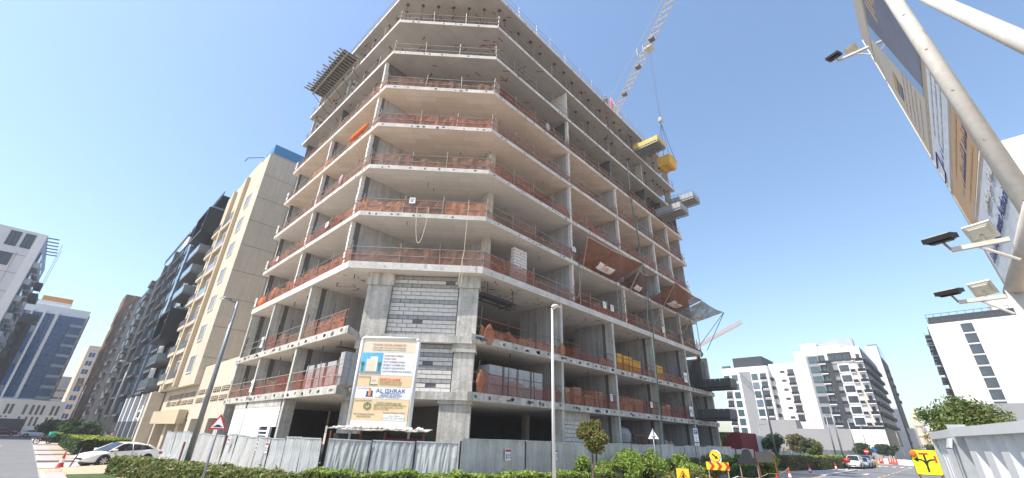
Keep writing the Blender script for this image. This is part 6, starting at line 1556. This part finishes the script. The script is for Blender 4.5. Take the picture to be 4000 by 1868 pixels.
MB().add(v, f).build('netting', 'brown_net', t)
wb(t, 'safety_fan', 'orange_wall', 6.6, 204.2, 14.0, 8.2, 206, 15.6)
t = thing('far_building', 'pale yellow building with blue windows seen past the netted one', 'building', (12, 270, 0))
wb(t, 'wall', 'cream', 7.3, 262, 0, 26, 300, 34)
for i in range(8): window(t, 'y', 262, 8.2, 4.5+3.5*i, 2.2, 2.2, 'glass_blue', 'frame_white')
t = thing('far_building', 'low grey terraced building beyond the blue glass tower', 'building', (6, 315, 0))
wb(t, 'wall', 'grey_wall', 2.0, 310, 0, 20, 330, 19); wb(t, 'wall', 'grey_wall', 3.5, 312, 19, 18, 330, 24)
for i in range(5): window(t, 'y', 310, 3.0, 3+3.4*i, 6, 1.5, 'glass_dark', 'frame_white')

# --- blue glass tower
t = thing('glass_tower', 'white tower with blue glass front and orange roof wall down the left street', 'building', (-6, 214, 0))
wb(t, 'wall', 'white_wall', -17, 206, 9.0, 2.3, 228, 38.2); wb(t, 'roof_wall', 'orange_wall', -10.8, 212, 38.2, -3.3, 220, 42.3); wb(t, 'parapet', 'white_wall', -12.5, 207, 38.2, -3, 211, 39.8)
for i in range(8):
    z = 9.6+3.25*i
    for k in range(2):
        window(t, 'y', 205.9-.1*k, -4.7+k*3.3, z, 3.25, 3.2, 'glass_blue', 'frame_dark', .05)
    wb(t, 'balcony_band', 'glass_light', -1.2, 205.2, z-.15, 2.2, 205.79, z+.75)
    for x in (-8.0, -10.9, -13.6):
        for k in range(2): window(t, 'y', 205.95, x+k*1.15, z, 1.12, 3.2, 'glass_blue' if (i*3+k+int(x)) % 9 else 'glass_light', 'frame_dark', .05)
for x in (-5.3, -8.4, -11.3, -14.2): wb(t, 'fin', 'white_wall', x, 205.3, 9.2, x+.4, 205.9, 36.2)
wb(t, 'side_screen', 'rust', 2.32, 205, 10, 2.6, 212, 36.5)
wb(t, 'podium', 'white_wall', -22, 201, 0, 6.5, 230, 8.98)
for x in (-18.5, -16.2, -12.6, -9, -6.2, -5.2, -2.4, -.9, .3, 1.4, 3.5, 4.6): wb(t, 'slot_window', 'glass_dark', x, 200.94, 4.9, x+.6, 200.99, 7.6); wb(t, 'slot_window', 'glass_dark', x-.3, 200.94, 1.8 if x > -3 else 4.0, x+.2, 200.99, 4.3)
wb(t, 'garage_opening', 'frame_dark', -9.5, 200.93, 0, -.8, 200.99, 3.6)

# --- white tower with cradle at far left
t = thing('white_tower', 'tall pale tower under construction at the left edge with a cradle', 'building', (-20, 130, 0))
wb(t, 'wall', 'pale_wall', -40, 120, 0, -9.6, 150, 36.5); 
for x0, x1, z0, z1 in ((-14.4, -12.9, 33.0, 35.9), (-12.4, -11.0, 33.0, 35.9), (-14.9, -12.6, 29.2, 31.6), (-18.4, -16.6, 32.6, 35.9), (-21, -19.4, 32.6, 35.9)): window(t, 'y', 120, x0, z0, x1-x0, z1-z0, 'glass_dark', 'frame_dark')
wb(t, 'corner_panel', 'white_wall', -10.9, 119.95, 1, -9.62, 119.99, 36.4); wb(t, 'joint', 'cream_trim', -12.3, 119.93, 6, -12.22, 119.99, 32)
for k in range(9): wb(t, 'joint', 'mid_wall', -39, 119.975, 3.5+3.5*k, -9.7, 119.99, 3.56+3.5*k)
for i in range(9):
    z = 3+3.4*i
    for y in (122, 129, 136): wb(t, 'balcony', 'pale_wall', -9.59, y, z, -8.8, y+5, z+1.1); wb(t, 'balcony_glass', 'glass_teal', -9.58, y+.2, z+1.21, -9.3, y+4.8, z+3.2)
for k in range(6): MB().tube((-10.2, 121+k*2.6, 36.2-.0*k), (-7.9, 121+k*2.6, 36.4), .12, 6).build('outrigger', 'frame_dark', t); 
cdl = thing('cradle', 'dark suspended cradle hanging on the pale left tower', 'cradle', (-7.4, 127, 25))
wb(cdl, 'basket', 'frame_dark', -8.2, 123, 24.5, -7.0, 129, 25.6); wb(cdl, 'basket', 'frame_dark', -8.2, 124, 26.8, -7.2, 127, 28)
for y in (123.6, 128.4): MB().tube((-7.3, y, 25.6), (-7.3, y, 36.3), .04, 4).build('cable', 'frame_dark', cdl)
t = thing('dark_building', 'low dark glass building with curved canopy below the pale tower', 'building', (-14, 160, 0))
wb(t, 'wall', 'dark_wall', -22, 158, 0, -8.4, 176, 27)
for i in range(7):
    for k in range(4): window(t, 'y', 158, -21+k*3.1, 3+3.3*i, 2.8, 2.7, 'glass_dark', 'frame_dark')
wb(t, 'canopy', 'charcoal_steel', -12, 154, 24.5, -6.8, 158, 26.5)

# --- far right white tower with a single window column
t = thing('white_tower', 'plain white tower with one column of dark windows at far right', 'building', (205, -20, 0))
wb(t, 'wall', 'white_wall', 196, -46, 0, 226, -4.1, 41.0)
for i in range(11): window(t, 'x', 196, -14.4, 37.4-3.37*i, 2.7, 2.75, 'glass_dark', 'frame_dark', .08); wb(t, 'window_sill', 'white_wall', 195.85, -14.5, 37.0-3.37*i, 195.99, -11.6, 37.25-3.37*i)
for i in range(11):
    z = 3.8+3.4*i
    for x in (198, 206, 214): b_ = wb(t, 'balcony', 'mid_wall', x, -4.09, z, x+6, -2.6, z+.3); wb(b_, 'railing', 'rail_glass', x, -2.68, z+.304, x+6, -2.6, z+1.3)
    wb(t, 'balcony_recess', 'dark_wall', 197, -4.09, z+.31, 222, -4.0, z+3.0)
for k in range(7): wb(t, 'joint', 'pale_wall', 195.985, -45.9, 8+5.2*k, 195.998, -4.2, 8.05+5.2*k)
for k in range(15): MB().tube((197.0, -4.6-k*1.9, 41), (197.0, -4.6-k*1.9, 44.4), .09, 4).build('roof_scaffold_post', 'charcoal_steel', t)
for zz in (42.2, 43.3, 44.4): MB().tube((197, -4.4, zz), (197, -31.5, zz), .09, 4).build('roof_scaffold_rail', 'charcoal_steel', t)
wb(t, 'roof_net', 'dark_wall', 197.6, -30, 41.01, 216, -4.9, 43.6); wb(t, 'lift_house', 'white_wall', 200, -29.5, 43.7, 215, -20.5, 47.0)
wb(t, 'podium_wall', 'grey_wall', 188, -60, 0, 195.9, -5.2, 15.6)
t = thing('white_tower', 'white corner of a taller tower glimpsed behind the billboard pipe', 'building', (130, -30, 0))
wb(t, 'wall', 'white_wall', 118, -46, 0, 140, -19.8, 60.5)
for i in range(14): window(t, 'x', 118, -22.4, 11+3.5*i, 2.0, 2.8, 'glass_blue', 'frame_dark')

# --- right hand white and grey apartment block
t = thing('apartment_building', 'white and grey apartment block with stacked balconies facing the right street', 'building', (215, 25, 0))
X = 192
wb(t, 'wall', 'white_wall_warm', X, 15.3, 0, 240, 35.4, 35.6)
wb(t, 'grey_recess', 'grey_wall', X-.05, 25.9, 8.2, X-.006, 31.8, 33.6); wb(t, 'dark_strip', 'dark_wall', X-.5, 24.4, 8.2, X-.006, 25.88, 31.4)
wb(t, 'top_band_recess', 'dark_wall', X-.05, 18.2, 31.5, X-.006, 25.0, 33.9); wb(t, 'cornice', 'dark_wall', X-.7, 17.2, 30.9, X-.51, 25.9, 31.45)
wb(t, 'pipe_strip', 'sand_wall', X-.12, 17.75, 3, X-.006, 17.95, 34)
for i in range(7):
    z = 10.3+3.43*i
    window(t, 'x', X-.05, 28.3, z, 2.8, 2.2, 'glass_teal' if i > 2 else 'glass_dark', 'frame_dark')
    wb(t, 'balcony_recess', 'dark_wall', X-.06, 26.1, z-.2, X-.052, 28.0, z+2.4); balcony(t, 'x', X-.06, 26.0, 28.1, z-.75, .9, 'white_wall', 'black_clad', .95, .3); window(t, 'x', X-.07, 26.3, z-.2, 1.1, 2.3, 'glass_teal', 'frame_dark')
    if i < 6:
        wb(t, 'balcony_recess', 'grey_wall', X-.04, 22.9, z-.3, X-.006, 24.3, z+2.6); balcony(t, 'x', X-.06, 22.85, 24.35, z-.75, .55, 'mid_wall', 'black_clad', 1.0, .2)
        wb(t, 'window_surround', 'white_wall', X-.3, 19.4, z-.6, X-.006, 22.8, z+2.5); window(t, 'x', X-.31, 19.75, z-.1, 2.7, 2.1, 'glass_dark', 'frame_dark')
        wb(t, 'balcony_recess', 'pale_wall', X-.04, 18.2, z-.3, X-.006, 19.4, z+2.6); balcony(t, 'x', X-.06, 18.15, 19.45, z-.75, .5, 'white_wall', 'black_clad', 1.0, .2)
    else:
        for y in (18.6, 20.8, 23.0): window(t, 'x', X-.06, y, z+.1, 2.0, 2.4, 'glass_dark', 'frame_dark')
    wb(t, 'balcony_recess', 'pale_wall', X-.04, 15.5, z-.3, X-.006, 17.4, z+2.6); balcony(t, 'x', X-.06, 15.32, 17.4, z-.75, 1.0, 'white_wall', 'black_clad', 1.0, .25); window(t, 'x', X-.05, 15.9, z-.3, 1.0, 2.3, 'glass_dark', 'frame_dark')
    for x in range(194, 238, 5): wb(t, 'side_balcony', 'dark_wall', x, 14.2, z-.7, x+4.2, 15.29, z+.4)
wb(t, 'shaded_side', 'black_clad', 192.6, 15.1, 4, 240, 15.29, 34.5)  # near-black sheet, paints the shade on the face turned from the sun
wb(t, 'lower_band', 'dark_wall', X-1.2, 15.2, 8.0, X-.006, 24.3, 8.3); wb(t, 'lower_rail', 'black_clad', X-1.2, 15.2, 8.31, X-1.12, 24.3, 9.6)
for y0, w_ in ((28.6, 3), (25.0, 1.2), (22.5, 1.2), (19.0, 3.2), (16.4, .8)): window(t, 'x', X, y0, 6.4, w_, .9, 'glass_dark', 'frame_dark')
wb(t, 'roof_block', 'white_wall', X+3, 28, 35.6, 215, 33, 38.6); wb(t, 'roof_block', 'white_wall', X+2, 21, 35.6, 205, 27.5, 37.0); wb(t, 'roof_plant', 'galv', X+5, 17, 35.6, 202, 27, 39.4)
t = thing('glass_tower', 'pale blue tower with a side cradle behind the white and grey block', 'building', (260, 15, 0)); wb(t, 'wall', 'glass_light', 252, 13.4, 30, 275, 17, 46); wb(t, 'wall', 'pale_wall', 250, 13.6, 0, 280, 18.0, 45.0); wb(t, 'cladding', 'dark_wall', 252, 13.2, 0, 278, 13.58, 40)
for i in range(5): wb(t, 'cradle_platform', 'frame_dark', 256+i*3, 12.3, 34-i*3.0, 258+i*3, 13.1, 35.2-i*3.0)

# --- blank white wing and balcony block
t = thing('apartment_wing', 'blank white wing with tiny windows between the two balcony blocks', 'building', (210, 42, 0)); X = 204
wb(t, 'wall', 'white_wall', X, 35.6, 0, 226, 47.5, 33.6)
for i in range(6):
    z = 11.5+3.42*i; window(t, 'x', X, 42.2, z+1.3, 1.6, .8, 'glass_dark', 'frame_dark'); window(t, 'x', X, 39.0, z+.1, 2.2, 2.4, 'glass_dark', 'frame_dark'); balcony(t, 'x', X, 38.9, 41.4, z-.4, .6, 'white_wall', 'black_clad', .9, .2)
t = thing('apartment_building', 'white balcony block with ribbed panel and dark penthouse, left of the wing', 'building', (212, 56, 0)); X = 201
wb(t, 'wall', 'white_wall', X, 47.6, 0, 226, 65.2, 32.8); wb(t, 'penthouse', 'dark_wall', X+3, 49.5, 32.8, 222, 61, 37.2); wb(t, 'parapet', 'glass_teal', X+.1, 61.5, 32.81, X+.3, 65, 33.8)
wb(t, 'ribbed_panel', 'pale_wall', X-.06, 54.2, 5.5, X-.006, 58.4, 31)
for k in range(11): wb(t, 'rib', 'grey_wall', X-.3, 54.3+k*.38, 5.6, X-.064, 54.44+k*.38, 30.9)
for i in range(8):
    z = 3.4+3.42*i
    for y, m in ((62.6, 'glass_dark'), (59.4, 'glass_teal'), (51.6, 'glass_teal' if i % 2 else 'glass_light'), (48.4, 'glass_dark')):
        window(t, 'x', X, y, z, 2.3, 2.5, m, 'frame_dark')
        if y in (62.6, 48.4): balcony(t, 'x', X-.11, y, y+2.3, z-.35, .6, 'white_wall', 'black_clad', 1.0, .25)
    for x in (203, 208, 213): wb(t, 'side_balcony', 'dark_wall', x, 46.4, z-.3, x+3.6, 47.59, z+.9)
for k in range(4): wb(t, 'vent_grille', 'mid_wall', X-.04, 48.5+k*4, 1.2, X-.006, 51.5+k*4, 2.0)
wb(t, 'shop_letter', 'ink_green', X-.2, 62.0, 1.3, X-.1, 64.5, 2.3)

# --- grey plot walls and small things down the right street
t = thing('boundary_wall', 'tall plain grey wall round the plot in front of the white blocks', 'wall', (172, 35, 0)); wb(t, 'wall', 'grey_wall', 170, 35.4, 0, 182, 46.3, 10.7); wb(t, 'wall', 'grey_wall', 170, 21.7, 0, 171, 35.39, 8.1); wb(t, 'upper_wall', 'white_wall', 176, 31.0, 8.1, 176.4, 35.3, 10.4)
t = thing('boundary_wall', 'plain white wall continuing the grey plot wall', 'wall', (172, 17, 0)); wb(t, 'wall', 'white_wall_warm', 169.8, 13.6, 2.4, 171, 21.69, 8.0); wb(t, 'base', 'grey_wall', 169.9, 13.7, 0, 170.9, 21.6, 2.39)
for k in range(3): wb(t, 'joint', 'pale_wall', 169.785, 13.7, 3.6+1.4*k, 169.798, 21.6, 3.64+1.4*k)
def container(label, x0, y0, z0, x1, y1, z1, m):
    t = thing('container', label, 'container', ((x0+x1)/2, (y0+y1)/2, z0))
    wb(t, 'box', m, x0, y0, z0, x1, y1, z1); n = int((x1-x0)/.35)
    for k in range(n): wb(t, 'rib', m, x0+.1+k*.35, y0-.05, z0+.1, x0+.26+k*.35, y0-.004, z1-.1)
    for k in range(int((y1-y0)/.35)): wb(t, 'rib', m, x0-.05, y0+.1+k*.35, z0+.1, x0-.004, y0+.26+k*.35, z1-.1)
container('dark red shipping container beyond the end of the building', 63, 19.6, 0, 69.5, 24.5, 4.1, 'container_red')
container('grey site cabin beside the red container', 70.2, 19.8, 0, 75, 22.6, 3.9, 'pale_wall'); container('white site cabin under the round street tree', 75.6, 19.2, 0, 79, 21.8, 3.0, 'white_wall')
random.seed(55)
t = thing('rubble_pile', 'heap of broken concrete and boards behind the pale fence', 'rubble', (94, 23, 0))
for i in range(34):
    p = Vector((random.uniform(90, 98), random.uniform(21.2, 24), random.uniform(0, 3.2))); a = random.uniform(0, 3); r = random.uniform(.2, .7)
    MB().obox(p, (r*math.cos(a), r*math.sin(a), random.uniform(-.3, .3)), (-r*.6*math.sin(a), r*.6*math.cos(a), .1), (0, 0, random.uniform(.15, .5))).build('chunk', random.choice(('rubble', 'white_board', 'timber', 'concrete_dark')), t)
t = thing('low_house', 'low white house with small windows at the end of right street', 'building', (262, 11, 0)); wb(t, 'wall', 'white_wall', 258, 10.9, 0, 275, 15.4, 11.4)
for i in range(3): window(t, 'x', 258, 13.0, 2.4+3*i, 1.0, .9, 'glass_dark', 'frame_dark')
t = thing('mosque', 'sand coloured mosque hall with pale dome behind the diversion signs', 'mosque', (350, 5, 0)); wb(t, 'wall', 'sand_wall', 340, -14, 0, 362, 9.6, 12.4); window(t, 'x', 340, 4.2, 5.2, 1.6, 1.6, 'glass_dark', 'frame_white')
MB().lathe((352, 6.5, 12.4), [(4.2, 0), (4.3, 1.2), (3.9, 3.0), (2.8, 4.6), (1.2, 5.6), (.2, 6.1), (.05, 7.6)], 20).build('dome', 'pale_wall', t, True)
t = thing('minaret', 'slender pale stone minaret rising beside the mosque dome', 'minaret', (346, 12.2, 0))
MB().lathe((346, 12.2, 0), [(2.2, 0), (2.2, 5), (1.9, 5.4), (1.9, 10), (2.3, 10.4), (2.3, 11.2), (1.6, 11.6), (1.5, 15), (2.0, 15.6), (2.0, 16.4), (1.2, 16.8), (1.1, 19.5), (1.5, 20), (1.5, 20.5), (.8, 21), (.7, 23.5), (.35, 25), (.08, 27)], 12).build('shaft', 'cream', t)

# ------------------------------------------------------------------ thin summer haze
mb = MB().box(-500, -500, -1.0, 700, 700, 64.0)
hz = mb.build('haze', [], None); hm = bpy.data.materials.new('haze'); hm.use_nodes = True; ht = hm.node_tree
for nd in list(ht.nodes):
    if nd.type == 'BSDF_PRINCIPLED': ht.nodes.remove(nd)
pv = ht.nodes.new('ShaderNodeVolumePrincipled'); pv.inputs['Color'].default_value = (0.88, 0.92, 1.0, 1); pv.inputs['Density'].default_value = 0.0006; pv.inputs['Anisotropy'].default_value = 0.3
ht.links.new(pv.outputs[0], ht.nodes['Material Output'].inputs['Volume']); hz.data.materials.append(hm); tag(hz, kind='stuff')
